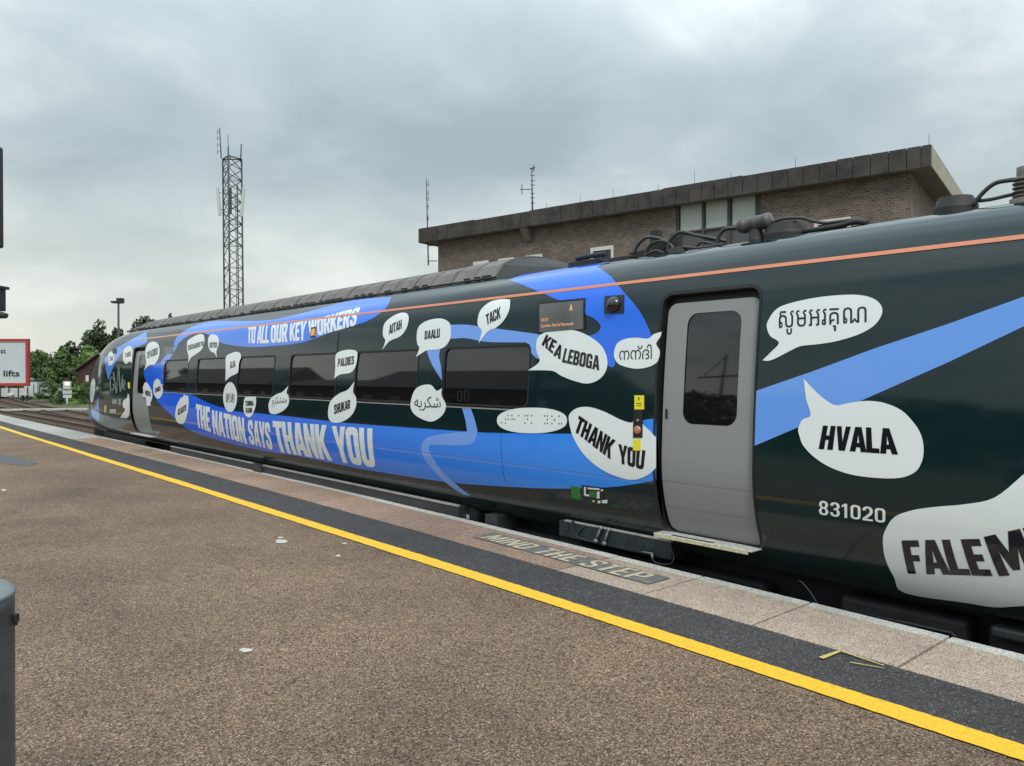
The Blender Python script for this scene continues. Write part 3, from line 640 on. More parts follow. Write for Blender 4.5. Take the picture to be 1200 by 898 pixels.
_gs = np.arange(S_BACK, 25.6, 0.12); _gt = np.arange(0, PT[-1] - 0.5, 0.05)
_grid = [];
_X = np.interp(_gt, PT, PR[:, 0]); _Z = np.interp(_gt, PT, PR[:, 1])
SS, TT = np.meshgrid(_gs, _gt, indexing='ij')
GX = AX - (AX - _X[None, :]) * wx_(_gs)[:, None]; GZZ = ZB + (_Z[None, :] - ZB) * ((zt_(_gs) - ZB) / (ZT0 - ZB))[:, None]
Dg = np.stack([GX, SS, GZZ - CAM[2]], -1); Wg = Dg @ FW; PXg = 600 + F * (Dg @ RX) / Wg; PYg = 449 - F * (Dg @ RY) / Wg
_dS = np.gradient(np.stack([GX, SS, GZZ], -1), axis=0); _dT = np.gradient(np.stack([GX, SS, GZZ], -1), axis=1)
_N = np.cross(_dT, _dS); _N[..., 0] *= 1
_ref = _N[5, 10]; _N = _N * (1 if _ref[0] < 0 else -1)
_fc = np.einsum('ijk,ijk->ij', _N, -Dg) / (np.linalg.norm(_N, axis=-1) * np.linalg.norm(Dg, axis=-1) + 1e-9) > 0.02
def unp(px, py):
    """photo pixel -> (s, t) on the coach side"""
    e2 = (PXg - px) ** 2 + (PYg - py) ** 2
    e2 = np.where((Wg > 0.3) & _fc, e2, 1e12)
    i = np.unravel_index(np.argmin(e2), e2.shape); s, t = SS[i], TT[i]; best = (e2[i], s, t)
    for _ in range(12):
        a = np.array(proj(P0(s, t))); h = 0.01; err = float(np.sum((a - (px, py)) ** 2))
        if err < best[0]: best = (err, s, t)
        js = (np.array(proj(P0(s + h, t))) - a) / h; jt = (np.array(proj(P0(s, t + h))) - a) / h
        J = np.array([js, jt]).T; det = np.linalg.det(J)
        if abs(det) < 1e-3: break
        st = np.linalg.solve(J, np.array([px, py]) - a); n = np.linalg.norm(st)
        if n > 0.1: st *= 0.1 / n
        s = float(np.clip(s + st[0], S_BACK, 25.9)); t = float(np.clip(t + st[1], 0, TMAX))
        if n < 1e-4: break
    return (float(best[1]), float(best[2]))
def st_loops_mesh(name, V2, T2, off, material, parent, far=False, solid=False, smooth=True, **kw):
    """flat (s,t) triangles -> split at every break of the surface -> wrapped on the coach"""
    bm = bmesh.new(); vs = [bm.verts.new((a, b, 0)) for a, b in V2]
    for t in T2:
        if len(set(t)) < 3: continue
        try: bm.faces.new([vs[i] for i in t])
        except ValueError: pass
    if not bm.faces: bm.free(); return None
    ss = [v.co.x for v in bm.verts]; ts = [v.co.y for v in bm.verts]
    bmesh.ops.remove_doubles(bm, verts=bm.verts, dist=2e-6)
    for tb in PT:
        if min(ts) + 1e-4 < tb < max(ts) - 1e-4:
            bmesh.ops.bisect_plane(bm, geom=bm.verts[:] + bm.edges[:] + bm.faces[:], dist=1e-5, plane_co=(0, tb, 0), plane_no=(0, 1, 0))
    for sb in SB:
        if min(ss) + 1e-4 < sb < max(ss) - 1e-4:
            bmesh.ops.bisect_plane(bm, geom=bm.verts[:] + bm.edges[:] + bm.faces[:], dist=1e-5, plane_co=(sb, 0, 0), plane_no=(1, 0, 0))
    bmesh.ops.triangulate(bm, faces=[f for f in bm.faces if len(f.verts) > 4])
    N = []
    bm.verts.index_update()
    for v in bm.verts:
        s, t = v.co.x, v.co.y; p = PP(s, t, off); n = NRM(s, t)
        if far: p[0] = 2 * AX - p[0]; n = n * np.array([-1, 1, 1])
        v.co = p; N.append(tuple(n))
    bm.normal_update()
    for f in bm.faces:
        n = N[f.verts[0].index]
        if f.normal.dot(Vector(n)) < 0: f.normal_flip()
    me = bpy.data.meshes.new(name); bm.to_mesh(me); bm.free()
    for p in me.polygons: p.use_smooth = True
    me.normals_split_custom_set_from_vertices(N)
    return link(name, me, material, parent, **kw)
def fill(loops):
    L3 = [[Vector((a, b, 0)) for a, b in l] for l in loops]; tri = tessellate_polygon(L3); return [p for l in loops for p in l], [tuple(t) for t in tri]
def dens(loop, n=4):
    o = []
    for a, b in zip(loop, loop[1:] + loop[:1]):
        for k in range(n): o.append((a[0] + (b[0] - a[0]) * k / n, a[1] + (b[1] - a[1]) * k / n))
    return o
def smooth_loop(pts, n=4):
    """closed loop; a point given with a third value stays sharp"""
    idx = [i for i, p in enumerate(pts) if len(p) > 2]
    P = [p[:2] for p in pts]
    if not idx: return catmull(P, n, True)
    P = P[idx[0]:] + P[:idx[0]]; cuts = [i - idx[0] for i in idx] + [len(P)]; P = P + [P[0]]
    o = []
    for a, b in zip(cuts[:-1], cuts[1:]): o += catmull(P[a:b + 1], n)[:-1]
    return o
def decal(name, loops_px, off, material, parent, **kw):
    st = [[unp(*p) for p in l] for l in loops_px]
    return st_loops_mesh(name, *fill(st), off, material, parent, **kw)
def text_on(name, data, quad_px, off, material, parent, **kw):
    if not data[0]: return None
    q = [unp(*p) for p in quad_px]
    return st_loops_mesh(name, [tuple(bil(q, a, b)) for a, b in data[0]], data[1], off, material, parent, **kw)
def rim(name, loop_st, o1, o2, material, parent, grow=0.0, **kw):
    """a closed wall following loop from offset o1 to o2 (a jamb or a raised frame edge)"""
    mb = MB(); n = len(loop_st)
    for i in range(n):
        a, b = loop_st[i], loop_st[(i + 1) % n]
        mb.face([PP(*a, o1), PP(*b, o1), PP(*b, o2), PP(*a, o2)], True)
    return mb.build(name, material, parent, **kw)
def rrect_st(q, r, n=5):
    """rounded rectangle through four (s,t) corners TL TR BR BL"""
    q = [np.array(p, float) for p in q]; w = np.linalg.norm(q[1] - q[0]); h = np.linalg.norm(q[3] - q[0]); o = []
    ru, rv = r / w, r / h
    for (cu, cv, a0) in ((ru, 1 - rv, 180), (1 - ru, 1 - rv, 90), (1 - ru, rv, 0), (ru, rv, -90)):
        for k in range(n + 1):
            a = math.radians(a0 - 90 * k / n); o.append(tuple(bil(q, cu + ru * math.cos(a), cv + rv * math.sin(a))))
    return [(float(a), float(b)) for a, b in dens(o, 2)]
def ring(loop_a, loop_b, off, name, material, parent, **kw):
    V = loop_a + loop_b; n = len(loop_a); T = []
    for i in range(n):
        j = (i + 1) % n; T += [(i, j, n + j), (i, n + j, n + i)]
    return st_loops_mesh(name, V, T, off, material, parent, **kw)

coach = empty('train_coach', (AX, 12.0, GZ + 0.24), 'dark green glossy train coach with blue ribbons and white speech bubbles beside the platform', 'train')

# openings
tD0, tD1 = z2t(.262), z2t(2.272)
sR, sL = 3.195, 4.105
door_open = rrect_st([(sL, tD1), (sR, tD1), (sR, tD0), (sL, tD0)], 0.09)
d2 = (unp(154.5, 440)[0], unp(176, 440)[0])
door2_open = rrect_st([(d2[0], z2t(2.22)), (d2[1], z2t(2.22)), (d2[1], tD0), (d2[0], tD0)], 0.09)
# windows: nominal (left px, right px); sills and heads are level along the coach
wt, wb = z2t(1.895), z2t(1.292)
wins = [(520.4, 619.2), (416.8, 488.7), (339.9, 393.4), (278.5, 320.7), (230.8, 265.5), (192.4, 219.5)]
def s_at(px, z):
    t = z2t(z); lo, hi = S_BACK, 25
    for _ in range(50):
        m_ = (lo + hi) / 2
        if proj(P0(m_, t))[0] > px: lo = m_
        else: hi = m_
    return (lo + hi) / 2
WST = []
for i, (a, b) in enumerate(wins):
    sa, sb = s_at(a, 1.6), s_at(b, 1.6)
    WST.append((rrect_st([(sa, wt), (sb, wt), (sb, wb), (sa, wb)], 0.075), sa, sb))
holes = [door_open, door2_open] + [w[0] for w in WST]
# near side with openings, far side plain
outer = [(S_BACK, 0), (S_BACK, TMAX)] + [(s, TMAX) for s in SB[1:]] + [(S_END, 0)] + [(s, 0) for s in SB[1:-1][::-1]]
def split_shell():
    # the opening-free roof band and the pierced side band, joined in one bmesh
    V, T = fill([outer] + holes); return V, T
body = st_loops_mesh('body_shell', *split_shell(), 0.0, 'body_green', coach)
Vf, Tf = fill([outer]); st_loops_mesh('far_side', Vf, Tf, 0.0, 'body_green', coach, far=True)
mb = MB()
endp = [PP(S_BACK, t) for t in PT]; endq = [np.array([2 * AX - p[0], p[1], p[2]]) for p in endp[::-1]]
mb.face(endp + endq[1:]); mb.build('end_wall', 'body_green', coach)
mb = MB()
for a, b in zip(np.arange(S_BACK, 24.4, 1.0), np.arange(S_BACK, 24.4, 1.0) + 1.0):
    pa, pb = P0(a, 0), P0(b, 0); mb.face([pa, pb, (2 * AX - pb[0], pb[1], pb[2]), (2 * AX - pa[0], pa[1], pa[2])])
mb.build('floor_pan', 'under_black', coach)

# windows
for (lp, sa, sb) in WST:
    w = st_loops_mesh('window', *fill([lp]), -0.012, 'glass_tint', coach)
    rim('window_seal', lp, 0.004, -0.014, 'rubber', w)
    c = np.mean(np.array(lp), 0); inner = lp; outr = [(c[0] + (p[0] - c[0]) * (1 + 0.022 / (abs(sa - sb) / 2)), c[1] + (p[1] - c[1]) * (1 + 0.022 / ((wt - wb) / 2))) for p in lp]
    ring(inner, outr, 0.0035, 'window_surround', 'rubber', w)
    # slim painted highlight under the glass
    t0 = wb - 0.03; a, b = sa + 0.0, sb - 0.0
st_loops_mesh('waist_highlight', *fill([[(s_at(192, 1.25), wb - 0.036), (s_at(622, 1.25), wb - 0.036), (s_at(622, 1.25), wb - 0.050), (s_at(192, 1.25), wb - 0.050)]]), 0.005, 'seam_highlight', coach)  # highlight along the waist seam, painted as a pale strip

def sticker(x0, y0_, x1, y1_):
    for q in ([(x0, y0_), (x1, y0_), (x1, y0_ + .7), (x0, y0_ + .7)], [(x0, y1_ - .7), (x1, y1_ - .7), (x1, y1_), (x0, y1_)], [(x0, y0_), (x0 + .8, y0_), (x0 + .8, y1_), (x0, y1_)], [(x1 - .8, y0_), (x1, y0_), (x1, y1_), (x1 - .8, y1_)]):
        decal('window_sticker', [q], -0.0105, 'sticker_grey', coach)
sticker(535, 458, 540.5, 470); sticker(543, 457.6, 548.5, 469.6)
# doors
def make_door(lp, s0, s1, ztop, glass_q, r, near=True):
    leafq = [(s0 - 0.038, z2t(ztop - 0.065)), (s1 + 0.004, z2t(ztop - 0.065)), (s1 + 0.004, tD0 + 0.005), (s0 - 0.038, tD0 + 0.005)]
    leaf_lp = rrect_st(leafq, 0.085)
    gl = rrect_st(glass_q, r)
    leaf = st_loops_mesh('door', *fill([leaf_lp, gl]), -0.035, 'door_silver', coach)
    rim('door_jamb', lp, 0.006, -0.075, 'rubber', leaf)
    big = rrect_st([(s0 + .02, z2t(ztop + 0.01)), (s1 - .02, z2t(ztop + 0.01)), (s1 - .02, tD0 - .02), (s0 + .02, tD0 - .02)], 0.08)
    st_loops_mesh('door_recess', *fill([big]), -0.07, 'rubber', leaf)
    st_loops_mesh('door_window', *fill([gl]), -0.043, 'glass_tint', leaf)
    rim('window_seal', gl, -0.033, -0.046, 'rubber', leaf)
    rim('door_edge', leaf_lp, -0.035, -0.07, 'door_silver', leaf)
    sw = [(s0 + .028, z2t(ztop + .03)), (s1 - .018, z2t(ztop + .03)), (s1 - .018, tD0 - .0), (s0 + .028, tD0 - .0)]
    outl = rrect_st(sw, 0.11)
    ring(lp, outl, 0.004, 'door_seal', 'rubber', leaf)
    if near:
        hs = st_loops_mesh('door_latch', *fill([rrect_st([unp(777, 479), unp(779.6, 479), unp(779.6, 491), unp(777, 491)], 0.008)]), -0.030, 'rubber', leaf)
        for zc in (0.72, 0.50):
            st_loops_mesh('crease', *fill([[(s0 - .045, z2t(zc)), (s1 + .01, z2t(zc)), (s1 + .01, z2t(zc - .006)), (s0 - .045, z2t(zc - .006))]]), -0.0325, 'door_silver', leaf)
    return leaf
gq = [unp(803, 367), unp(865.5, 364.6), unp(861.4, 497), unp(798, 496.3)]
gs0, gs1 = (gq[0][0] + gq[3][0]) / 2, (gq[1][0] + gq[2][0]) / 2
make_door(door_open, sL, sR, 2.272, [(gs0, gq[0][1]), (gs1, gq[0][1]), (gs1, gq[3][1]), (gs0, gq[3][1])], 0.095)
w2 = d2[0] - d2[1]
make_door(door2_open, d2[0], d2[1], 2.22, [(d2[0] - w2 * .27, z2t(2.06)), (d2[1] + w2 * .12, z2t(2.06)), (d2[1] + w2 * .12, z2t(1.2)), (d2[0] - w2 * .27, z2t(1.2))], 0.09, near=False)
mb = MB(); mb.box(5.205, 5.36, 3.20, 4.13, 0.266, 0.277); st = mb.build('footstep', 'step_metal', coach, bevel=0.003)
mb = MB(); mb.box(5.199, 5.2045, 3.23, 4.12, 0.246, 0.274); mb.build('step_edge', 'step_yellow', st)
mb = MB(); mb.box(5.22, 5.24, 3.55, 3.95, 0.2785, 0.282); mb.build('step_grip', 'rubber', st)
mb = MB(); mb.box(5.205, 5.36, d2[1] - .05, d2[0] + .05, 0.255, 0.275); mb.build('footstep', 'step_metal', coach)

# ---------------- ribbons and stripe
def band(pts, n=5): return smooth_loop(pts, n)
K = 1
# "TO ALL OUR KEY WORKERS" ribbon
rb = decal('blue_ribbon', [band([(203.4, 404, K), (208, 394.6), (220, 385.7), (235.7, 379.5), (253.5, 376.3), (293.6, 376.5), (320, 374.6), (351.5, 368), (400, 355), (424.6, 350.5), (459, 348.5, K), (451, 363), (429, 377), (398, 386), (369, 397), (349, 402.5), (316, 406.0), (293.6, 406.8), (271, 404.6), (255.7, 400.5), (243.5, 392), (231, 390), (215.6, 397), (205.6, 407, K)])],
           0.002, 'vinyl_top', coach)
for wd, q in (('TO', [(291.7, 382.7), (300.9, 382.4), (299.3, 402.4), (290.7, 402)]), ('ALL', [(303.6, 382.4), (316, 382.0), (315, 402), (301.5, 402.3)]),
              ('OUR', [(318.7, 381.6), (338, 379.4), (336.7, 400.7), (318, 401.7)]), ('KEY', [(340.7, 379.8), (360, 376), (357.3, 398.4), (340, 400)]),
              ('WORKERS', [(362, 376.7), (423.3, 360.2), (417.3, 381), (363.3, 396)])):
    text_on('lettering', block_text(wd), q, 0.0035, 'vinyl_white', rb)
# link from it down to the big lower ribbon
decal('pale_ribbon', [dens([(203.4, 407), (208.5, 405), (200.4, 419), (192, 428.6), (187.5, 425.7), (194, 417)], 3)], 0.002, 'vinyl_pale', coach)
# the lower ribbon with THE NATION SAYS THANK YOU: runs round the left window to the near door
upper = catmull([(188, 425), (178.5, 428), (168.5, 434.6)], 3)
lo = catmull([(168.5, 434.6), (169.5, 442), (174, 453), (184.5, 470), (197, 483), (218, 501.3), (242, 511.5), (291.7, 525), (354, 535.5), (420, 549), (495, 561), (543, 567), (620, 571.8), (670, 572.6), (724, 570.2), (769.3, 563)], 4)
up2 = catmull([(769.3, 490.6), (754, 492.6), (736, 500), (700, 506.5), (663.7, 508.4), (583, 507.6), (549, 506), (482.5, 501.4), (420, 497), (385, 493.6), (338, 488), (315.8, 485.8), (293.6, 483.6), (278, 482.3), (261.3, 478), (244.6, 472.5), (229, 464.8), (219.8, 460.9)], 4)
lw = WST[5]
sw_, se_ = lw[1], lw[2]
def pxst(s, z): return proj(P0(s, z2t(z)))
left_edge = [pxst(sw_ + 0.03, 1.262), pxst(sw_ + 0.03, 1.5), (191.5, 429)]
big = decal('blue_ribbon', [upper[:-1] + lo[:-1] + [(769.3, 563), (769.3, 540), (769.3, 515)] + up2[:] + left_edge], 0.002, 'vinyl_royal', coach)
for wd, q in (('THE', [(230, 473.8), (246, 478), (247.6, 506.4), (231.5, 500.6)]), ('NATION', [(249, 481), (286, 490.6), (289.8, 520.2), (251, 508)]),
              ('SAYS', [(291, 492.4), (316.6, 496.2), (320.4, 527), (293.4, 520)]), ('THANK', [(320, 494), (382, 499), (388.6, 539.3), (327, 529)]),
              ('YOU', [(390, 500), (436.6, 503), (441, 547.8), (398.5, 541)])):
    text_on('lettering', block_text(wd), q, 0.0035, 'vinyl_white', big)
# blue sweep by the destination display, over the roof edge
roofy = [(594.7, 327.7), (637, 319.6), (693, 312.2)]
a1 = unp(597, 329); a2 = unp(700, 313.5)
st1 = [unp(*p) for p in catmull([(716.6, 325), (730.5, 341.7), (747.2, 361.2), (758.3, 380.7), (762.5, 396), (745, 402), (724, 405), (720.7, 428), (712.4, 428), (702, 410), (690, 395), (697, 392), (702.5, 387.5), (704, 382.5), (700.5, 376.8), (694, 371.8), (686, 367.5), (684, 351.5), (658, 352.6), (635.9, 343.5), (612, 334)], 4)]
decal_st = [(a2[0] + 0.10, a2[1] + 0.45), (a2[0] + 0.02, a2[1] + 0.2), a2] + st1 + [a1, (a1[0] + 0.05, a1[1] + 0.3), (a1[0] + 0.05, a1[1] + 0.45)]
st_loops_mesh('blue_ribbon', *fill([decal_st]), 0.002, 'vinyl_top', coach)
# pale ribbon behind DAALU and TACK, its two tails
decal('pale_ribbon', [band([(523, 381, K), (546.8, 380.7), (563.5, 383.0), (596.9, 387.2), (636, 392.5, K), (636, 421, K), (628.9, 419.9), (621.5, 412.5, K), (621, 404.0, K), (616, 401.4, K), (576, 401.2, K), (563.5, 399.8), (544, 396.4), (523, 398, K)])], 0.0022, 'vinyl_sky', coach)
decal('pale_ribbon', [band([(499, 407, K), (516.8, 406.5, K), (514.8, 417.7), (517.0, 430), (518.2, 446, K), (510.6, 434.6), (504.3, 422.9)])], 0.0022, 'vinyl_sky', coach)
decal('pale_ribbon', [band([(541.5, 478.2, K), (551.8, 478.6, K), (556.5, 492), (559.8, 505.5, K), (553, 520), (530, 522), (504, 521, K), (503.0, 528), (509, 539.5), (519, 553), (534, 567), (551.5, 581, K), (541, 578.2), (521, 564.5), (506, 549), (497.0, 536.6), (493.8, 524), (499.5, 514.0), (516, 509.2), (547.5, 505.8, K), (545.5, 492)])], 0.0024, 'vinyl_sky', coach)
# pale ribbon right of the door
decal('pale_ribbon', [dens([(884.6, 458.7), (952, 435.5), (1024.8, 408.6), (1111.7, 379.6), (1200, 347.8), (1400, 268), (1400, 300), (1200, 382.5), (1111.7, 424.5), (1010, 469.4), (938, 499.8), (883.4, 523)], 2)], 0.002, 'vinyl_sky', coach)
# cab ribbon
decal('blue_ribbon', [band([(122.5, 420, K), (135, 409), (152, 399.5), (171.5, 388.5, K), (173, 401, K), (160, 407.5), (145, 412), (134.5, 427.0), (127, 446, K), (124.5, 434)])], 0.002, 'vinyl_top', coach)
decal('pale_ribbon', [band([(102.8, 477, K), (107, 481), (112.2, 476), (114.9, 463, K), (116, 476), (117.2, 489), (115.2, 494.3, K), (110.4, 490), (105.5, 492.8, K), (103.2, 484)])], 0.002, 'vinyl_pale', coach)
# orange cantrail line
tl = z2t(2.427); 
pts_a = [(s, tl + 0.016) for s in np.arange(S_BACK, 19.6, 1.0)] ; pts_b = [(s, tl - 0.016) for s in np.arange(S_BACK, 19.6, 1.0)][::-1]
st_loops_mesh('orange_line', *fill([pts_a + pts_b]), 0.0045, 'vinyl_orange', coach)
# panel joints
for px_ in (588.5,):
    s0_ = unp(px_, 540)[0]; st_loops_mesh('panel_joint', *fill([[(s0_, z2t(.5)), (s0_ + .006, z2t(.5)), (s0_ + .006, z2t(1.05)), (s0_, z2t(1.05))]]), 0.003, 'vinyl_black', coach)
s0_ = unp(397, 400)[0]; st_loops_mesh('panel_joint', *fill([[(s0_, z2t(1.9)), (s0_ + .03, z2t(1.9)), (s0_ + .03, z2t(2.18)), (s0_, z2t(2.18))]]), 0.003, 'rubber', coach)
for z_, a, b, m_ in ((0.715, S_BACK, sR - .03, 'seam_green'), (0.70, unp(765, 530)[0], unp(235, 500)[0], 'seam_blue')):
    st_loops_mesh('body_seam', *fill([[(a, z2t(z_)), (b, z2t(z_)), (b, z2t(z_ - .004)), (a, z2t(z_ - .004))]]), 0.003, m_, coach)

# ---------------- speech bubbles
def zc(ox, oy, sc, pts): return [((ox + p[0] / sc), (oy + p[1] / sc), *p[2:]) for p in pts]
def bubble(outline, texts=(), label=None, material='vinyl_white'):
    b = decal('speech_bubble', [smooth_loop(outline, 4)], 0.0055, material, coach)
    if label: b['label'] = label
    for data, q in texts: text_on('lettering', data, q, 0.0075, 'vinyl_black', b)
    return b
A = (880, 300, 3.453); B_ = (480, 300, 3.593); C_ = (340, 330, 4.492); D_ = (235, 380, 7.483); E_ = (155, 370, 6.411); H_ = (95, 390, 7.4875)
bubble(zc(*A, [(66, 290), (70, 265), (100, 220), (150, 195), (250, 172), (350, 160), (440, 159), (500, 175), (530, 205), (530, 240), (500, 282), (440, 317), (350, 345), (270, 358), (205, 365), (165, 382), (85, 422), (48, 423, K), (80, 392), (115, 352), (80, 325)]),
       [(font_text('\u179f\u17bc\u1798\u17a2\u179a\u1782\u17bb\u178e'), zc(*A, [(115, 225), (470, 205), (470, 295), (115, 322)]))], 'white speech bubble with Khmer lettering right of the door')
bubble(zc(*A, [(215, 497, K), (260, 545), (300, 580), (345, 605), (400, 595), (470, 587), (540, 595), (610, 625), (660, 675), (690, 725), (700, 780), (693, 832), (661, 878), (582, 900), (435, 890), (333, 860), (261, 817), (215, 770), (200, 735), (193, 700), (210, 662), (243, 645), (225, 580)]),
       [(block_text('HVALA'), zc(*A, [(295, 688), (575, 700), (590, 802), (278, 780)]))])
fal = bubble([(1035, 633.7), (1037.9, 621), (1048.4, 606), (1069.5, 597.9), (1099, 593.7), (1132.6, 590.7), (1166, 583), (1200, 555.8), (1240, 520), (1290, 500), (1380, 520), (1440, 600), (1440, 690, K), (1330, 703), (1200, 709.5), (1166, 711), (1132.6, 706), (1061, 694.5), (1048, 675.8), (1037.9, 654.7)],
             [(block_text('FALE'), [(1057.7, 633.7), (1147.5, 632.0), (1162.5, 674), (1065, 671)]), (block_text('MI'), [(1154.5, 629.5), (1212, 616.5), (1236, 669), (1172, 674)])])
bubble([(667, 492), (669, 484), (678, 478), (691.5, 477.3), (708, 482.3), (725, 490.7), (735, 494.5), (742, 494.5), (749, 483, K), (752, 492), (754.5, 498), (762, 505), (769.3, 513, K), (769.3, 530, K), (769.3, 548, K), (760, 556.5), (745, 562), (728, 560), (705, 550), (685, 533), (672, 512)],
       [(block_text('THANK'), [(679.4, 487.5), (721.4, 516.4), (715.3, 537.6), (673.3, 505)]), (block_text('YOU'), [(725.8, 520.8), (757, 528.6), (754.6, 550.3), (726.6, 542.6)])], 'large white speech bubble in the corner by the door')
bubble(zc(*B_, [(535, 370), (545, 340), (580, 320), (640, 312), (700, 315), (760, 340), (810, 380), (833, 430), (830, 480), (800, 520), (750, 538), (690, 525), (640, 505), (600, 484), (500, 482, K), (530, 463), (550, 440), (537, 405)]),
       [(block_text('KE'), [(641, 392.3), (653.2, 400.5), (648, 414.5), (635.5, 404)]), (block_text('A'), [(655, 403), (659.5, 406), (656.5, 421), (649, 416.5)]), (block_text('LEBOGA'), [(662.8, 408.5), (703, 417.5), (702, 434), (659.2, 424.5)])])
bubble(zc(*B_, [(862, 410), (875, 370), (910, 350), (960, 345), (1005, 349), (1030, 330), (1063, 320, K), (1058, 340), (1040, 370), (1055, 400), (1050, 435), (1035, 455), (1000, 470), (950, 475), (890, 460), (868, 438)]),
       [(font_text('\u0d28\u0d28\u0d4d\u0d26\u0d3f'), zc(*B_, [(885, 380), (1022, 372), (1022, 435), (885, 440)]))], 'white speech bubble with Malayalam lettering left of the door')
br = decal('speech_bubble', [catmull([(480 + (517 + 148 * math.copysign(abs(math.cos(a)) ** .9, math.cos(a))) / 3.593, 300 + (693 + 54 * math.copysign(abs(math.sin(a)) ** .85, math.sin(a))) / 3.593) for a in [2 * math.pi * k / 24 for k in range(24)]], 2, True)], 0.0055, 'vinyl_white', coach, label='oval white bubble with braille dots')
dots = [(105, 145), (130, 148), (132, 122), (150, 122), (150, 98), (175, 98), (175, 122), (190, 122), (220, 98), (262, 98), (280, 98), (278, 122), (262, 148), (306, 98), (306, 148), (395, 100), (412, 100), (412, 125), (395, 150), (412, 150), (442, 102), (442, 152), (460, 127), (490, 102), (490, 152), (507, 152)]
for x, y_ in dots:
    c = unp(570 + x / 5.714, 470 + y_ / 5.714)
    st_loops_mesh('braille_dot', [(c[0] + .0085 * math.cos(k * math.pi / 4), c[1] + .0085 * math.sin(k * math.pi / 4)) for k in range(8)], [(0, i, i + 1) for i in range(1, 7)], 0.0075, 'vinyl_black', br)
bubble(zc(*B_, [(5, 630), (18, 575), (45, 548), (90, 543), (115, 568), (137, 557, K), (137, 590), (155, 630), (140, 670), (100, 697), (60, 690), (20, 665)]),
       [(font_text('\ufeea\ufef3\ufeae\ufedc\ufeb7'), zc(*B_, [(22, 590), (133, 592), (133, 656), (22, 652)]))], 'round white speech bubble with Arabic lettering')
bubble(zc(*B_, [(288, 270), (300, 230), (340, 195), (390, 183), (425, 185, K), (422, 225), (400, 270), (365, 303), (332, 318), (292, 368, K), (305, 318), (290, 295)]),
       [(block_text('TACK'), [(569.8, 369.4), (587, 359.8), (587, 372.9), (571, 381)])])
bubble(zc(*C_, [(668, 290), (678, 240), (720, 208), (790, 195), (835, 212), (848, 245), (845, 300), (820, 340), (780, 358), (725, 362), (700, 375), (665, 397, K), (682, 350), (672, 330)]),
       [(block_text('DAALU'), [(498.5, 388.5), (515.9, 385.2), (515.9, 395.7), (498, 397.9)])])
bubble(zc(*C_, [(490, 260), (500, 220), (540, 185), (590, 165), (622, 175), (625, 210), (610, 255), (580, 290), (525, 315), (487, 362, K), (503, 312), (492, 290)]),
       [(block_text('AITÄH'), [(456.9, 381.4), (471.3, 374.8), (471.3, 385.2), (456.2, 392.3)])])
bubble(zc(*C_, [(240, 400), (252, 375), (300, 360), (350, 366), (355, 400), (345, 450), (320, 480), (265, 490), (235, 510, K), (240, 455)]),
       [(block_text('PALDIES'), [(396.8, 420.8), (415.7, 417.3), (415.2, 426.8), (396, 430.2)])])
bubble(zc(*C_, [(202, 680), (215, 630), (260, 590), (305, 570), (340, 527, K), (333, 580), (348, 610), (348, 660), (320, 710), (270, 740), (225, 742), (205, 720)]),
       [(block_text('SHUKAR'), [(391.9, 474.7), (410.8, 468.5), (410.8, 478.7), (392.3, 485.8)])])
bubble(zc(*D_, [(600, 700), (620, 650), (670, 615), (720, 595), (773, 540, K), (758, 600), (775, 630), (778, 690), (750, 740), (690, 780), (640, 790), (610, 775), (600, 740)]),
       [(font_text('\ufee1\ufeae\ufb91\ufeb8\ufe98\ufee3'), zc(*D_, [(630, 640), (760, 632), (760, 715), (630, 735)]))], 'white speech bubble with Persian lettering under the windows')
bubble(zc(*D_, [(382, 690), (392, 645), (430, 636), (487, 636, K), (490, 680), (480, 740), (455, 800), (425, 818), (395, 795), (379, 740)]),
       [(block_text('TERIMA'), zc(*D_, [(397, 675), (467, 672), (467, 715), (397, 718)])), (block_text('KASIH'), zc(*D_, [(400, 735), (455, 733), (455, 775), (402, 778)]))])
bubble(zc(*D_, [(262 + 61 * math.cos(k * math.pi / 8), 640 + 131 * math.sin(k * math.pi / 8)) for k in range(16)]),
       [(font_text('\u8c22\u8c22'), zc(*D_, [(222, 602), (302, 602), (302, 688), (222, 688)]))], 'narrow oval white bubble with Chinese lettering')
bubble(zc(*D_, [(225, 290), (260, 260), (320, 243), (352, 258), (358, 290), (340, 340), (335, 400), (325, 430), (265, 460), (220, 500, K), (222, 440), (223, 360)]),
       [(block_text('AJA'), zc(*D_, [(262, 330), (308, 318), (308, 375), (262, 390)]))])
bubble(zc(*D_, [(70, 130), (85, 100), (112, 90), (150, 105), (163, 140), (160, 190), (142, 240), (150, 298, K), (122, 252), (95, 240), (72, 200)]),
       [(block_text('KIITOS'), zc(*D_, [(83, 162), (150, 160), (150, 205), (83, 208)]))])
bubble(zc(*E_, [(415, 200), (430, 180), (480, 150), (525, 140), (543, 160), (543, 210), (520, 260), (470, 298), (442, 318), (422, 362, K), (425, 305), (413, 260)]),
       [(block_text('EUCHARISTO'), zc(*E_, [(420, 225), (540, 192), (540, 225), (422, 262)]))])
bubble(zc(*E_, [(105, 240), (130, 205), (170, 197), (200, 220), (208, 270), (200, 320), (170, 365), (130, 375), (88, 412, K), (106, 362), (100, 290)]),
       [(block_text('SPASIBO'), zc(*E_, [(112, 275), (193, 238), (193, 290), (115, 325)]))])
bubble(zc(*E_, [(160, 560), (165, 500), (190, 475), (212, 495), (218, 518), (235, 513, K), (228, 532), (232, 565), (222, 602), (195, 625), (168, 598)]),
       [(block_text('DANKE'), zc(*E_, [(172, 545), (216, 528), (216, 562), (174, 580)]))])
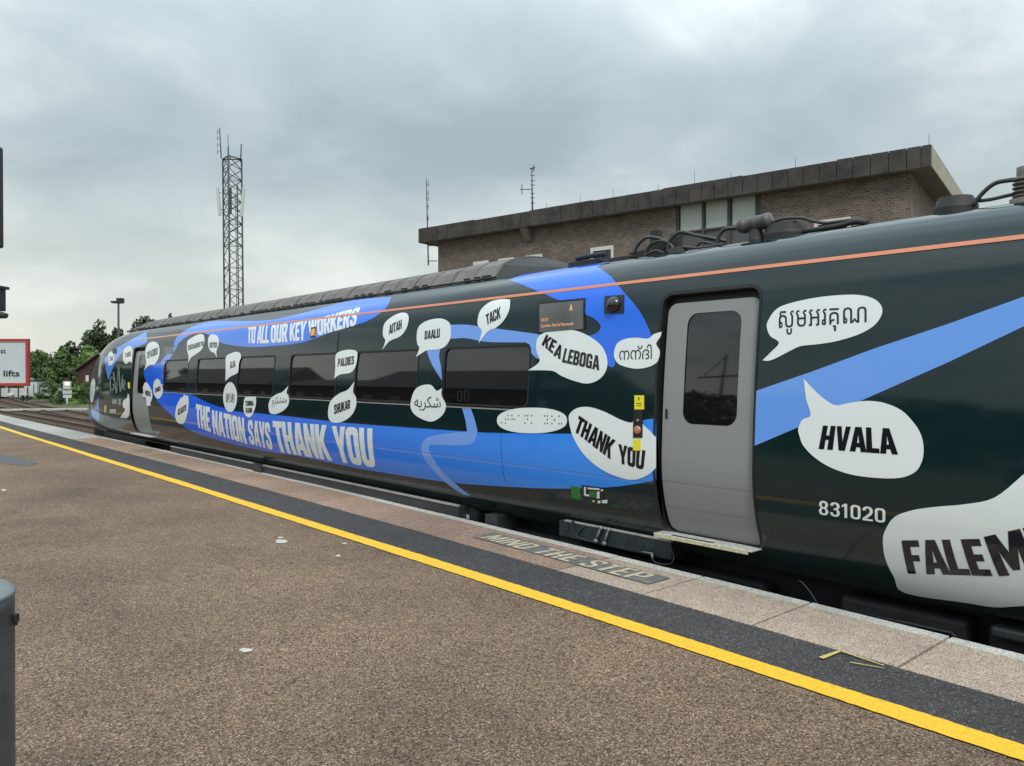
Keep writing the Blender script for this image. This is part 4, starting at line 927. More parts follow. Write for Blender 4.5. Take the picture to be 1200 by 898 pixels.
bubble(zc(*E_, [(72, 605, K), (85, 582), (82, 540), (100, 500), (125, 520), (150, 572), (152, 620), (138, 655), (140, 678, K), (105, 674, K), (110, 650), (98, 612)]),
       [(block_text('MERCI'), zc(*E_, [(98, 560), (140, 572), (138, 606), (100, 598)]))])
bubble(zc(*E_, [(325, 740), (335, 680), (362, 625), (383, 610), (390, 588, K), (400, 600), (420, 605), (426, 660), (415, 740), (395, 800), (370, 815), (340, 800), (328, 770)]),
       [(block_text('ASANTE'), zc(*E_, [(342, 705), (410, 668), (410, 712), (345, 750)]))])
bubble(zc(*H_, [(370, 200), (378, 150), (410, 120), (440, 120), (457, 155), (452, 210), (450, 266, K), (428, 252), (400, 275), (375, 250)]),
       [(block_text('TAKK'), zc(*H_, [(385, 182), (442, 162), (442, 203), (388, 220)]))])
bubble(zc(*H_, [(238, 240), (245, 180), (265, 165), (285, 190), (295, 230), (275, 280), (245, 285)]), [(block_text('TAK'), zc(*H_, [(250, 210), (284, 210), (284, 245), (250, 245)]))])
bubble(zc(*H_, [(412, 532, K), (405, 570), (372, 600), (370, 650), (388, 672), (375, 700), (345, 742, K), (400, 750), (425, 715), (428, 640), (425, 560)]))
bubble(zc(*H_, [(80, 560), (85, 450), (108, 400), (124, 425), (125, 500), (110, 580), (95, 615)]))

# company initials on the cab side
def thin_poly(name, pts, w, quadmap, parent):
    V, T = [], []
    for a, b in zip(pts[:-1], pts[1:]):
        a = np.array(a, float); b = np.array(b, float); d = (b - a) / np.linalg.norm(b - a); n_ = np.array([-d[1], d[0]]) * w; b0 = len(V)
        V += [tuple(a + n_), tuple(b + n_), tuple(b - n_), tuple(a - n_)]; T += [(b0, b0 + 1, b0 + 2), (b0, b0 + 2, b0 + 3)]
    V = [unp(95 + x / 7.4875, 390 + y_ / 7.4875) for x, y_ in V]
    return V, T
Vl, Tl = [], []
for pts, w_ in (([(289, 415), (283, 395), (268, 388), (258, 410), (256, 455), (262, 495), (275, 503), (288, 490), (289, 455)], 4.5), ([(275, 455), (286, 455)], 4), ([(286, 345), (312, 530)], 5), ([(314, 530), (330, 300)], 3), ([(332, 300), (347, 520)], 5), ([(349, 520), (366, 370)], 3),
               ([(366, 410), (366, 500)], 4.5), ([(371, 412), (386, 425), (386, 448), (371, 458)], 4), ([(374, 462), (387, 500)], 4.5)):
    V, T = thin_poly('', pts, w_, None, None); b0 = len(Vl); Vl += V; Tl += [tuple(i + b0 for i in t) for t in T]
st_loops_mesh('company_initials', Vl, Tl, 0.004, 'vinyl_grey', coach)
def plate(name, q, off, material, parent=None, r=None, **kw):
    st_ = [unp(*p) for p in q]; lp = rrect_st(st_, r) if r else dens(st_, 2)
    o = st_loops_mesh(name, *fill([lp]), off, material, parent or coach, **kw)
    rim('plate_edge', lp, off, 0.001, material, o)
    return o
def rq(x0, y0, x1, y1, sl=0.0): return [(x0, y0), (x1, y0 + sl), (x1, y1 + sl), (x0, y1)]
for q in (zc(*H_, rq(275, 585, 315, 625)), zc(*H_, rq(330, 580, 350, 635))): plate('cab_plate', q, 0.006, 'vinyl_grey')
plate('cab_plate', zc(*H_, rq(255, 672, 306, 708)), 0.006, 'concrete'); plate('cab_plate', zc(*H_, rq(414, 435, 427, 490)), 0.006, 'yellow_plate'); plate('cab_plate', zc(*H_, rq(212, 640, 228, 700)), 0.02, 'step_yellow')
plate('cab_camera', zc(*H_, rq(285, 140, 312, 180)), 0.02, 'black_frame')
# black windscreen surround on the nose
st_loops_mesh('windscreen_surround', *fill([[(22.55, z2t(2.30)), (22.85, z2t(2.42)), (23.4, z2t(2.55)), (24.4, z2t(2.6)), (25.3, z2t(2.6)), (25.5, z2t(1.6)), (24.6, z2t(1.25)), (23.4, z2t(1.0)), (22.95, z2t(.9)), (22.65, z2t(1.1)), (22.5, z2t(1.7))]]), 0.0015, 'rubber', coach)

# fleet number, display, camera, door controls, labels
text_on('fleet_number', block_text('831020', 0), [(960, 586.3), (1038.6, 596.4), (1038.6, 613), (960, 603)], 0.004, 'vinyl_white', coach)
disp = plate('destination_display', [(632.5, 356), (685.5, 351), (685, 385.5), (632.5, 390)], 0.008, 'display_glass')
for q in ([(631.2, 355), (686.3, 349.8), (686.3, 351.6), (631.2, 356.8)], [(631.2, 355), (633, 355), (633, 391), (631.2, 391)], [(684.8, 351), (686.3, 350.6), (686, 386), (684.6, 386)]):
    plate('display_frame', q, 0.012, 'rubber', disp)
text_on('display_text', font_text('A', .02), [(668.3, 357.3), (671.8, 357), (671.8, 364.8), (668.3, 365)], 0.011, 'display_text', disp)
text_on('display_text', font_text('10:37', .0), [(635.3, 373.6), (643.6, 373), (643.6, 376.8), (635.3, 377.4)], 0.011, 'display_text', disp)
text_on('display_text', font_text('London Pad & Plymouth', .0), [(635.3, 380.6), (673, 377.7), (673, 382.3), (635.3, 385.2)], 0.011, 'display_text', disp)
plate('destination_display', zc(*E_, [(245, 238), (310, 232), (310, 283), (245, 290)]), 0.006, 'display_glass')
cmr = plate('side_camera', [(709.5, 347.5), (732, 346), (731.5, 367), (709, 367.8)], 0.012, 'black_frame')
c_st = unp(720.5, 357.5); mb = MB(); mb.lathe(PP(c_st[0], c_st[1], 0.01), NRM(*c_st), [(0, .075), (.025, .072), (.045, .055), (.058, .03), (.062, 0)], 20)
mb.build('camera_dome', 'glass_tint', cmr)
lamp = plate('door_lamp', [(365, 384.3), (370.8, 383.2), (370.4, 395.2), (364.4, 396)], 0.01, 'black_frame')
plate('lamp_lens', [(366, 386.2), (369.9, 385.4), (369.6, 393), (365.6, 394)], 0.016, 'lamp_orange', lamp)
ctl = plate('door_control', [(743.2, 480), (754, 480), (753.4, 513), (742.8, 513)], 0.012, 'black_frame')
plate('yellow_notice', rq(744.2, 463.5, 755, 480), 0.009, 'yellow_plate', label='yellow notice above the door button'); plate('yellow_notice', rq(742.6, 515, 751.5, 528), 0.009, 'yellow_plate', label='yellow notice below the door button')
for q in (rq(746.5, 472.6, 752.5, 473.3), rq(746.5, 475.4, 752.5, 476.0), rq(748.8, 465.6, 749.8, 469.6)): plate('notice_print', q, 0.0105, 'vinyl_black')
bq = unp(748.2, 504); mb = MB(); mb.lathe(PP(*bq, 0.010), NRM(*bq), [(0, .036), (.012, .034), (.016, .026), (.015, .012), (.018, 0)], 20); mb.build('door_button', 'copper_button', ctl)
bq = unp(748.4, 493); mb = MB(); mb.lathe(PP(*bq, 0.010), NRM(*bq), [(0, .014), (.008, .012), (.009, 0)], 12); mb.build('indicator_light', 'under_steel', ctl)
plate('green_notice', [(669, 568.8), (679.4, 571.2), (681.4, 585.2), (670.5, 584)], 0.005, 'green_plate')
blk = plate('black_notice', [(681.8, 568.4), (706, 571.5), (709.5, 586.8), (684.6, 586)], 0.005, 'black_frame')
for q in (rq(685, 570.6, 687, 580, 0), rq(689, 571.3, 703, 573.0, 1.2), rq(704.6, 573.5, 707, 575.4, 0), rq(700, 576, 703, 584, 0), rq(695, 586.4, 697, 588, 0), rq(701, 586.6, 704, 589.5, 0), rq(706, 586, 712, 589.5, 0), rq(685.5, 579, 691, 581, .5)):
    plate('notice_print', q, 0.0075, 'vinyl_white', blk)
plate('notice_print', [(691, 575), (698, 576), (699, 583), (692, 582.5)], 0.007, 'green_plate', blk)

# ---------------- roof equipment (parts of the coach)
def roofz(x): return float(np.interp(x, PR[:, 0], PR[:, 1])) if x <= AX else float(np.interp(2 * AX - x, PR[:, 0], PR[:, 1]))
# long low cover: cross-section arched, in panels with gaps
def arch(y, h, x0=5.84, x1=7.26, n=10, drop=0.0):
    o = []
    for i in range(n + 1):
        u = i / n; x = x0 + (x1 - x0) * u; r_ = roofz(x) - 0.02
        prof = math.sin(math.pi * u) ** 0.42
        o.append((x, y, max(r_, r_ * 0 + 2.72) + h * prof - drop))
    return o
def hscale(y): return float(zt_(y) - ZT0)
edges_y = [6.95]
while edges_y[-1] < 21.2: edges_y.append(edges_y[-1] + 0.88)
for a, b in zip(edges_y[:-1], edges_y[1:]):
    mb = MB(); h = 0.27 if a > 7 else 0.285
    A0 = [(x, y_, z + hscale(a)) for x, y_, z in arch(a + .015, h)]; A1 = [(x, y_, z + hscale(b)) for x, y_, z in arch(b - .015, h)]
    for i in range(len(A0) - 1): mb.face([A0[i], A0[i + 1], A1[i + 1], A1[i]], True)
    for Aq in (A0, A1): mb.face([*Aq, (Aq[-1][0], Aq[0][1], 2.6 + hscale(a)), (Aq[0][0], Aq[0][1], 2.6 + hscale(a))])
    pn = mb.build('roof_panel', 'roof_cover', coach)
    # raised bars across each panel
    for f in (0.0, 0.5):
        mb = MB(); yy = a + 0.03 + (b - a) * f
        R1 = [(x, y_, z + hscale(a) + .006) for x, y_, z in arch(yy, h)]; R2 = [(x, y_, z + hscale(a) + .006) for x, y_, z in arch(yy + .04, h)]
        for i in range(len(R1) - 1): mb.face([R1[i], R1[i + 1], R2[i + 1], R2[i]], True)
        mb.face([R1[0], R2[0], (R2[0][0], R2[0][1], 2.6 + hscale(a)), (R1[0][0], R1[0][1], 2.6 + hscale(a))])
        mb.build('panel_rib', 'roof_cover' if random.random() < .6 else 'insulator', pn)
    # dark recesses in the edge
    for j in range(4):
        yy = a + 0.08 + j * 0.2
        if random.random() < 0.8:
            mb = MB(); mb.box(5.815, 5.845, yy, yy + random.uniform(.08, .15), 2.735 + hscale(a), 2.775 + hscale(a)); mb.build('edge_vent', 'roof_dark', pn)
mb = MB(); ys_ = np.arange(6.9, 21.3, 0.6)
mb.tube([(5.80, y_, 2.735 + hscale(y_)) for y_ in ys_], 0.014, 6); mb.build('edge_rail', 'roof_dark', coach)
mb = MB(); AA = arch(6.945, 0.285); mb.face([*AA, (AA[-1][0], 6.945, 2.6), (AA[0][0], 6.945, 2.6)]); 
for i in range(len(AA) - 1):
    mb.face([AA[i], AA[i + 1], (AA[i + 1][0], 6.90, AA[i + 1][2] - .02), (AA[i][0], 6.90, AA[i][2] - .02)])
mb.build('cover_end', 'roof_dark', coach)
mb = MB(); c0 = [(5.84, 6.9), (7.26, 6.9)]
B1 = arch(6.90, 0.26); B2 = arch(6.15, 0.07, 6.1, 7.1)
for i in range(len(B1) - 1): mb.face([B1[i], B1[i + 1], B2[i + 1], B2[i]], True)
mb.build('sloping_shroud', 'roof_dark', coach)
# cables, insulators
def R3(px, py, X=6.05): return on_x(px, py, X)
def cable(pts, r, material='roof_cable', X=6.05, name='roof_cable'):
    P = [R3(p[0], p[1], p[2] if len(p) > 2 else X) for p in pts]; mb = MB(); mb.tube(catmull([tuple(p) for p in P], 5), r, 8); return mb.build(name, material, coach)
def zz7(x, y_, X=6.05): return (680 + x / 4.615, 190 + y_ / 4.615, X)
cable([zz7(290, 495), zz7(310, 450), zz7(345, 415), zz7(380, 407), zz7(430, 415), zz7(470, 440, 6.15), zz7(500, 470, 6.2)], 0.017)
cable([zz7(350, 515), zz7(365, 465), zz7(400, 435), zz7(450, 427), zz7(490, 450), zz7(505, 480)], 0.017)
cable([zz7(475, 490), zz7(478, 440), zz7(505, 400), zz7(550, 378), zz7(620, 395), zz7(700, 410), (1, 1)][:-1] + [zz7(790, 430, 6.15)], 0.016)
cable([zz7(735, 455), zz7(750, 400), zz7(780, 365), zz7(820, 358), zz7(862, 358)], 0.018)
cable([zz7(560, 385, 6.25), zz7(640, 400, 6.25), zz7(720, 425, 6.25), zz7(790, 445, 6.25)], 0.012)
cable([zz7(1030, 330), zz7(1060, 318), zz7(1110, 305), zz7(1200, 303), zz7(1260, 320), zz7(1330, 330), (985, 259.5), (1005, 257.5), (1017, 261)], 0.014)
cable([zz7(1010, 372), zz7(1100, 345), zz7(1200, 330, 6.15)], 0.012)
cable([(1040 - 100, 272, 6.1), (965, 268, 6.0), (985, 264.5, 6.0), (1002, 260, 6.0), (1016, 261.5, 6.0)], 0.022, 'roof_dark')
def lathe_px(a, b, prof, material, name, seg=20, X=6.05, parent=None):
    p, q = R3(*a, X), R3(*b, X); L_ = np.linalg.norm(q - p); mb = MB(); mb.lathe(p, q - p, [(u * L_, r) for u, r in prof], seg); return mb.build(name, material, parent or coach)
ins = lathe_px((866, 266), (905, 258), [(0, 0), (0, .05), (.06, .062), (.14, .062), (.15, .068), (.22, .068), (.23, .06), (.48, .06), (.49, .068), (.56, .068), (.57, .064), (.82, .066), (.83, .072), (.92, .07), (.97, .05), (1, .0)], 'insulator', 'roof_insulator')
lathe_px((868, 266), (861, 267.5), [(0, .03), (.5, .022), (1, .0)], 'roof_dark', 'insulator_cap', X=6.05, parent=ins)
def disc(px, py, X, R_, h, material='roof_dark', name='insulator_base', tiers=2):
    p = R3(px, py, X); mb = MB(); prof = []
    for k in range(tiers): prof += [(k * h / tiers, R_ * (1 - .12 * k)), ((k + .55) * h / tiers, R_ * (1 - .12 * k)), ((k + .6) * h / tiers, R_ * (.9 - .12 * k)), ((k + 1) * h / tiers, R_ * (.9 - .12 * k))]
    prof += [(h, 0)]; mb.lathe((p[0], p[1], p[2] - 0.06), (0, 0, 1), [(-.05, R_)] + prof, 24); return mb.build(name, material, coach)
disc(922, 268.5, 6.15, 0.20, 0.10); disc(886, 275, 6.05, 0.07, 0.10, 'roof_dark', 'insulator_base')
disc(1120, 236, 6.15, 0.145, 0.085, 'roof_dark', 'insulator_base', 2)
disc(800, 296, 6.1, 0.16, 0.10); disc(760, 303, 6.05, 0.13, 0.07)
for (x0p, x1p, yt) in ((766, 772, 270), (786, 800, 274), (774, 781, 285)):
    p = R3((x0p + x1p) / 2, yt, 6.2); mb = MB(); mb.box(p[0] - .04, p[0] + .04, p[1] - .05, p[1] + .05, 2.70, p[2]); mb.build('equipment_box', 'roof_dark', coach, bevel=.006)
def low_box(pa, pb, X, z1, w, material='roof_dark'):
    a, b = R3(*pa, X), R3(*pb, X); mb = MB(); mb.box(X - w / 2, X + w / 2, min(a[1], b[1]), max(a[1], b[1]), 2.66, z1); return mb.build('equipment_box', material, coach, bevel=.01)
low_box((675, 306), (708, 302), 6.1, 2.815, .25); low_box((724, 302), (748, 300), 6.15, 2.80, .3); low_box((748, 300), (776, 296), 6.3, 2.86, .3); low_box((800, 292), (845, 284), 6.4, 2.82, .3)
cable([(676, 303.5, 6.0), (690, 300.5, 6.0), (711, 297.5, 6.0)], 0.026, 'roof_dark')
cable([(788, 297, 6.0), (800, 290, 6.0), (815, 291, 6.0), (832, 289, 6.0), (846, 286.5, 6.0)], 0.013)
cable([(755, 300, 5.98), (768, 294, 5.98), (778, 297, 5.98)], 0.012); cable([(815, 291, 6.1), (822, 284, 6.1), (836, 287, 6.1)], 0.012)
# near end: disc, bent conductor and the brown post insulator
cable([(1140, 241, 6.1), (1152, 226, 6.1), (1166, 215, 6.1), (1182, 211.5, 6.1), (1198, 210, 6.1)], 0.016)
cable([(1142, 236, 6.12), (1160, 234, 6.12), (1180, 229.5, 6.12), (1196, 226, 6.12)], 0.013)
p = R3(1200, 237, 6.1); mb = MB(); prof = [(-.06, .085), (.02, .085)]
for k in range(5): prof += [(.03 + k * .028, .05), (.035 + k * .028, .068), (.045 + k * .028, .068), (.05 + k * .028, .05)]
prof += [(.175, .045), (.235, .045), (.24, .03), (.25, 0)]
mb.lathe(p, (0, 0, 1), prof, 24); mb.build('post_insulator', 'insulator_brown', coach)

# ---------------- underframe
def ubox(s0, s1, x0, x1, z0, z1, name, material, bevel=0.01, parent=None): 
    mb = MB(); mb.box(x0, x1, s0, s1, z0, z1); return mb.build(name, material, parent or coach, bevel=bevel)
def sx(px, X):
    return float(on_x(px, 500, X)[1])
mb = MB(); mb.box(5.75, 7.4, S_BACK + .2, 23.2, -0.95, 0.12); mb.build('underframe', 'under_black', coach)
# side plates between the bogies, pale top edges
XP = 5.33
sk = [(536, 442), (440, 303), (296, 200)]
for (a, b) in ((536.5, 303), (299, 200)):
    s0, s1 = sx(a, XP), sx(b, XP)
    o = ubox(s0, s1, XP, XP + .35, -0.62, 0.115, 'side_plate', 'under_grey')
    ubox(s0, s1, XP - .010, XP + .03, 0.1155, 0.134, 'plate_edge', 'under_edge', 0, o)
s0, s1 = sx(299, XP - .03), sx(303, XP - .03)
mb = MB(); mb.box(XP - .045, XP + .02, sx(306, XP - .03), sx(297, XP - .03), -.3, .14); mb.build('plate_bracket', 'under_grey', coach)
ubox(sx(582, XP), sx(568, XP), XP, XP + .3, -0.5, 0.10, 'equipment_box', 'under_grey')
mb = MB(); cc = on_x(552, 600, 5.5); mb.lathe((5.50, cc[1], 0.0), (-1, 0, 0), [(-.2, .13), (0, .13), (.02, .10), (.03, .05), (.04, 0)], 18); mb.build('axle_box', 'under_black', coach)
mb = MB(); mb.box(5.45, 5.452, cc[1] - .03, cc[1] + .03, -.03, .015); mb.build('axle_label', 'panel_white', coach)
# bogie beam under the doorway approach
XB = 5.33
s0, s1 = sx(787, XB), sx(655, XB)
bm_ = ubox(s0, s1, XB, XB + .3, 0.035, 0.193, 'bogie_beam', 'under_blue')
ubox(s0, s1 - .08, XB - .006, XB + .03, 0.1935, 0.205, 'beam_edge', 'under_edge', 0, bm_)
for a, b in (((704, 619), (698, 634)), ((713, 621), (708, 637))):
    p, q = on_x(*a, XB - .02), on_x(*b, XB - .02); mb = MB(); mb.tube([p, q], .012, 6); mb.build('damper_rod', 'under_steel', bm_)
    for e_ in (p, q): mb = MB(); mb.lathe(e_, (-1, 0, 0), [(-.01, .022), (.012, .02), (.014, 0)], 10); mb.build('bolt_head', 'under_steel', bm_)
pw_ = [on_x(a, b, XB - .012) for a, b in ((684, 617), (676, 628), (690, 634), (700, 636))]
mb = MB(); mb.tube(catmull([tuple(p) for p in pw_], 4), .008, 6); mb.build('hose', 'under_grey', bm_)
for a, b, c_ in ((664, 618, .03), (672, 612, .018), (735, 634, .02), (752, 639, .02)):
    p = on_x(a, b, XB - .002); mb = MB(); mb.box(XB - .012, XB, p[1] - c_, p[1] + c_, p[2] - c_, p[2] + c_ * .6); mb.build('bolt_plate', 'under_blue', bm_, bevel=.003)
pts = [on_x(a, b, 5.30) for a, b in ((786, 643), (790, 653), (785, 661), (771, 660.5), (765, 656), (764, 650))]; mb = MB(); mb.tube(catmull([tuple(p) for p in pts], 4), .006, 6); mb.build('hose', 'under_grey', coach)
mb = MB(); mb.tube([on_x(752, 646.5, 5.30), on_x(766, 649, 5.30)], .007, 6); mb.build('pipe_fitting', 'under_steel', coach)
mb = MB(); mb.tube([on_x(764, 649, 5.30), on_x(765, 656, 5.30)], .012, 6); mb.build('pipe_fitting', 'under_steel', coach)
# wheel and frame behind, in the dark
for s_c in (6.3, 3.7, 19.3, 21.6):
    mb = MB(); mb.lathe((5.80, s_c, -0.5), (-1, 0, 0), [(0, 0), (0, .42), (.12, .42), (.13, .38), (.09, .34), (.10, .12), (.16, .10), (.16, 0)], 28); mb.build('wheel', 'under_black', coach)
for s_c in (5.0, 20.4):
    ubox(s_c - 1.7, s_c + 1.7, 5.56, 5.72, -0.35, -0.05, 'bogie_frame', 'under_black', .04)
# equipment right of the door
XQ = 5.52
ubox(sx(1135, XQ), sx(985, XQ), XQ, XQ + .4, -0.9, 0.0, 'equipment_box', 'under_black', .03)
ubox(sx(1225, XQ), sx(1160, XQ), XQ, XQ + .4, -0.9, 0.02, 'equipment_box', 'under_black', .02)
mb = MB(); pts = [on_x(a, b, 5.42) for a, b in ((936, 680), (943, 686), (952, 698), (960, 712))]; mb.tube(catmull([tuple(p) for p in pts], 4), .005, 6); mb.build('hose', 'under_grey', coach)
mb = MB(); pts = [on_x(a, b, XQ - .01) for a, b in ((1022, 722), (1070, 732), (1115, 742), (1122, 748))]; mb.tube([tuple(p) for p in pts], .010, 6); mb.build('hose', 'under_grey', coach)
ubox(S_BACK + .3, sx(1165, 5.5), 5.46, 5.7, -.04, .03, 'bogie_frame', 'under_grey', .02)
# low skirt under the far cab and its coupler fairing
ubox(19.0, 22.6, 5.45, 5.9, -0.35, 0.10, 'cab_valance', 'under_black', .03)
ubox(21.8, 25.0, 5.75, 7.35, -0.75, 0.16, 'cab_valance', 'under_black', .1)

# ------------------------------------------------------------------ the brick building
def hdir(px): d = ray(px, 440.0).copy(); d[2] = 0; return d / np.linalg.norm(d)
C0 = at_depth(1091, 170.3, 44.0); ZTOP = C0[2]; C0 = np.array([C0[0], C0[1], 0])
dF = hdir(-548); dS = hdir(1264)                     # along the front (away to the left), along the right side
nF = np.array([-dF[1], dF[0], 0]);  nF = nF if np.dot(nF, C0) < 0 else -nF    # faces the camera side
nS = np.array([-dS[1], dS[0], 0]);  nS = nS if np.dot(nS, dF) < 0 else -nS
zFb = CAM[2] + (on_plane(1091, 195, nF, C0)[2] - CAM[2])
LF = np.dot(on_plane(490.7, 269.9, nF, C0) - C0, dF); LSd = 16.0
bld = empty('brick_building', (C0[0], C0[1], GZ), 'long brown brick building with a deep dark panelled roof edge behind the train', 'building')
OV = 0.85
# corner of the brick wall: set back from both fascias
def back(a, b_, z): # a along front, b_ depth measured along dS
    p = C0 + dF * a + dS * b_; return np.array([p[0], p[1], z])
ws = OV / abs(np.dot(dS, nF))
wa0, wa1 = 1.15, LF - 1.6
def wall_mesh(pa, pb, z0, z1, holes=()):
    d = pb - pa; Lw = np.linalg.norm(d[:2]); loops = [[(0, z0), (Lw, z0), (Lw, z1), (0, z1)]] + [[(a, c), (b, c), (b, e_), (a, e_)] for a, b, c, e_ in holes]
    V, T = fill(loops); me = bpy.data.meshes.new('wall'); u = d / Lw
    me.from_pydata([(pa[0] + u[0] * x, pa[1] + u[1] * x, z) for x, z in V], [], T)
    uvl = me.uv_layers.new(name='UVMap')
    for poly in me.polygons:
        for li in poly.loop_indices: uvl.data[li].uv = V[me.loops[li].vertex_index]
    bm = bmesh.new(); bm.from_mesh(me); bmesh.ops.recalc_face_normals(bm, faces=bm.faces); bm.to_mesh(me); bm.free()
    return me
wp = back(wa0, ws, 0); wq = back(wa1, ws, 0)
def fa(px, py, off=0.0):
    """photo pixel -> (distance along the front wall from its right corner, height)"""
    p = on_plane(px, py, nF, wp + nF * off); return float(np.dot(p - wp, dF)), float(p[2])
panes = []
zt1 = fa(838, 234.2)[1]; zb1 = fa(838, 266.0)[1]
for x0, x1 in ((796.3, 821), (826, 851), (857, 883.7)):
    panes.append((fa(x1, 250)[0], fa(x0, 250)[0], zb1, zt1))
small = []
zs1 = fa(692, 290.7)[1]
for x0, x1 in ((554.5, 572.5), (584, 602.5), (616, 635.5), (692, 719), (954, 997)):
    small.append((fa(x1, 290)[0], fa(x0, 290)[0], zs1 - 1.5, zs1))
grp = (panes[2][0] - 0.45, panes[0][1] + 0.25, zb1 - 4.0, zFb - 0.003)
me = wall_mesh(wp, wq, GZ, zFb + 0.6, [(grp[0], grp[1], grp[2], zt1 + 0.10)] + small)
link('wall', me, 'brick_brown', bld)
side_end = back(wa0, ws + LSd, 0)
wl = link('wall', wall_mesh(wp, side_end, GZ, zFb), 'brick_brown', bld)
link('wall', wall_mesh(wq, back(wa1, ws + LSd, 0), GZ, zFb), 'brick_brown', bld)
link('wall', wall_mesh(side_end, back(wa1, ws + LSd, 0), GZ, zFb), 'brick_brown', bld)
def fbox(a0, a1, z0, z1, o0, o1, name, material, parent, bevel=0):
    """box on the front wall: along a, up z, from offset o0 to o1 outwards"""
    c = wp + dF * (a0 + a1) / 2 + nF * (o0 + o1) / 2; c[2] = (z0 + z1) / 2
    mb = MB(); mb.obox(c, dF, nF, (0, 0, 1), (a1 - a0) / 2, (o1 - o0) / 2, (z1 - z0) / 2); return mb.build(name, material, parent, bevel=bevel)
# big window group
fr = fbox(grp[0], grp[1], grp[2], zt1 + .09, -0.30, -0.22, 'window', 'spandrel', bld)
for (a0, a1, z0, z1) in panes:
    fbox(a0, a1, z0, z1, -0.215, -0.19, 'pane', 'blind', fr)
mull = [grp[0] + .07] + [(panes[i][0] + panes[i - 1][1]) / 2 if False else (panes[i][1] + panes[i - 1][0]) / 2 for i in (1, 2)] + [grp[1] - .07]
for a in mull: fbox(a - .09, a + .09, grp[2], zt1 + .085, -0.215, -0.06, 'mullion', 'win_frame_dark', fr)
fbox(grp[0] + .165, grp[0] + .40, grp[2], zt1 + .084, -0.215, -0.10, 'mullion', 'win_frame_dark', fr)
for zz_ in (zb1 - .09, zb1 - 1.7): fbox(grp[0] + .01, grp[1] - .01, zz_ - .06, zz_ + .06, -0.212, -0.075, 'transom', 'win_frame_dark', fr)
for (a0, a1, z0, z1) in small:
    f_ = fbox(a0, a1, z0, z1, -0.20, -0.15, 'window', 'glass_tint', bld)
    fbox(a0, a1, z1 - .28, z1, -0.145, 0.02, 'window_frame', 'win_frame_white', f_)
    for aa in (a0, a1 - .22): fbox(aa, aa + .22, z0, z1 - .285, -0.145, 0.02, 'window_frame', 'win_frame_white', f_)
    fbox((a0 + a1) / 2 - .04, (a0 + a1) / 2 + .04, z0, z1 - .285, -0.145, -.09, 'window_frame', 'win_frame_dark', f_)
# roof slab, soffit, fascia panels
mb = MB(); q = [back(0.05, 0.05, 0), back(LF - .05, 0.05, 0), back(LF - .05, ws + LSd, 0), back(0.05, ws + LSd, 0)]
mb.face([(p[0], p[1], ZTOP - .05) for p in q]); mb.build('roof', 'roof_dark', bld)
mb = MB(); mb.face([(p[0], p[1], zFb + 0.06) for p in q]); mb.build('soffit', 'soffit', bld)
pw = 0.0; edges = [490.7, 501, 513, 524.6, 536, 546, 556, 567.6, 577.6, 588.6, 599, 610, 621, 633, 644.6, 657, 669.6, 681.6, 694.6, 707, 721, 734, 748, 762, 776.6, 791.8, 806.5, 822, 837, 853, 870, 887, 905, 923, 941, 960, 980, 999, 1019.6, 1041, 1062, 1079, 1091]
pos = sorted([float(np.dot(on_plane(x_, 300, nF, C0) - C0, dF)) for x_ in edges])
Hh = (ZTOP - zFb)
stepz = 0.0
for i, (a0, a1) in enumerate(zip(pos[:-1], pos[1:])):
    c = C0 + dF * (a0 + a1) / 2 + nF * random.uniform(-.012, .012); zt = ZTOP + (0.0 if (i // 6) % 2 else 0.05)
    c[2] = (zt + zFb) / 2; mb = MB(); mb.obox(c, dF, nF, (0, 0, 1), (a1 - a0) / 2 - .02, .04, (zt - zFb) / 2); mb.build('fascia_panel', 'fascia', bld)
mb = MB(); c = C0 + dF * LF / 2 - nF * .07; c[2] = (ZTOP + zFb) / 2; mb.obox(c, dF, nF, (0, 0, 1), LF / 2 - .03, .02, Hh / 2 - .03); mb.build('fascia_backing', 'roof_dark', bld)
n_side = 14
for i in range(n_side):
    b0, b1 = LSd * i / n_side, LSd * (i + 1) / n_side; c = C0 + dS * ((b0 + b1) / 2 + .05); c[2] = (ZTOP + zFb) / 2 + .02
    mb = MB(); mb.obox(c, dS, nS, (0, 0, 1), (b1 - b0) / 2 - .014, .04, Hh / 2); mb.build('fascia_panel', 'fascia_sunlit', bld)  # right side facing the sun, its brightness painted into the panels
nL = -dS
for i in range(6):
    b0, b1 = LSd * i / 6, LSd * (i + 1) / 6; c = C0 + dF * LF + dS * ((b0 + b1) / 2 + .05); c[2] = (ZTOP + zFb) / 2
    mb = MB(); mb.obox(c, dS, nS, (0, 0, 1), (b1 - b0) / 2 - .014, .04, Hh / 2); mb.build('fascia_panel', 'fascia', bld)
# concrete beam end under the eave
a_, z_ = fa(624, 270)[0], fa(612, 277)[1]
mb = MB(); a0_, a1_ = fa(624, 272)[0], fa(607, 272)[0]
p1, p2 = wp + dF * a0_, wp + dF * (a0_ + .55)
for s0 in (0,):
    zt = zFb - .002; P = [wp + dF * a0_, wp + dF * (a0_ + 0.7)]
    def q3(p, o, z): r_ = p + nF * o; return (r_[0], r_[1], z)
    top = [q3(P[0], 0, zt), q3(P[1], 0, zt), q3(P[1], .8, zt), q3(P[0], .8, zt)]; bot = [q3(P[0], 0, zt - 1.0), q3(P[1], 0, zt - 1.0), q3(P[1], .15, zt - 1.0), q3(P[0], .15, zt - 1.0)]
    mb.face(top); mb.face(bot[::-1])
    for i in range(4): mb.face([top[i], bot[i], bot[(i + 1) % 4], top[(i + 1) % 4]])
mb.build('eave_bracket', 'soffit', bld)
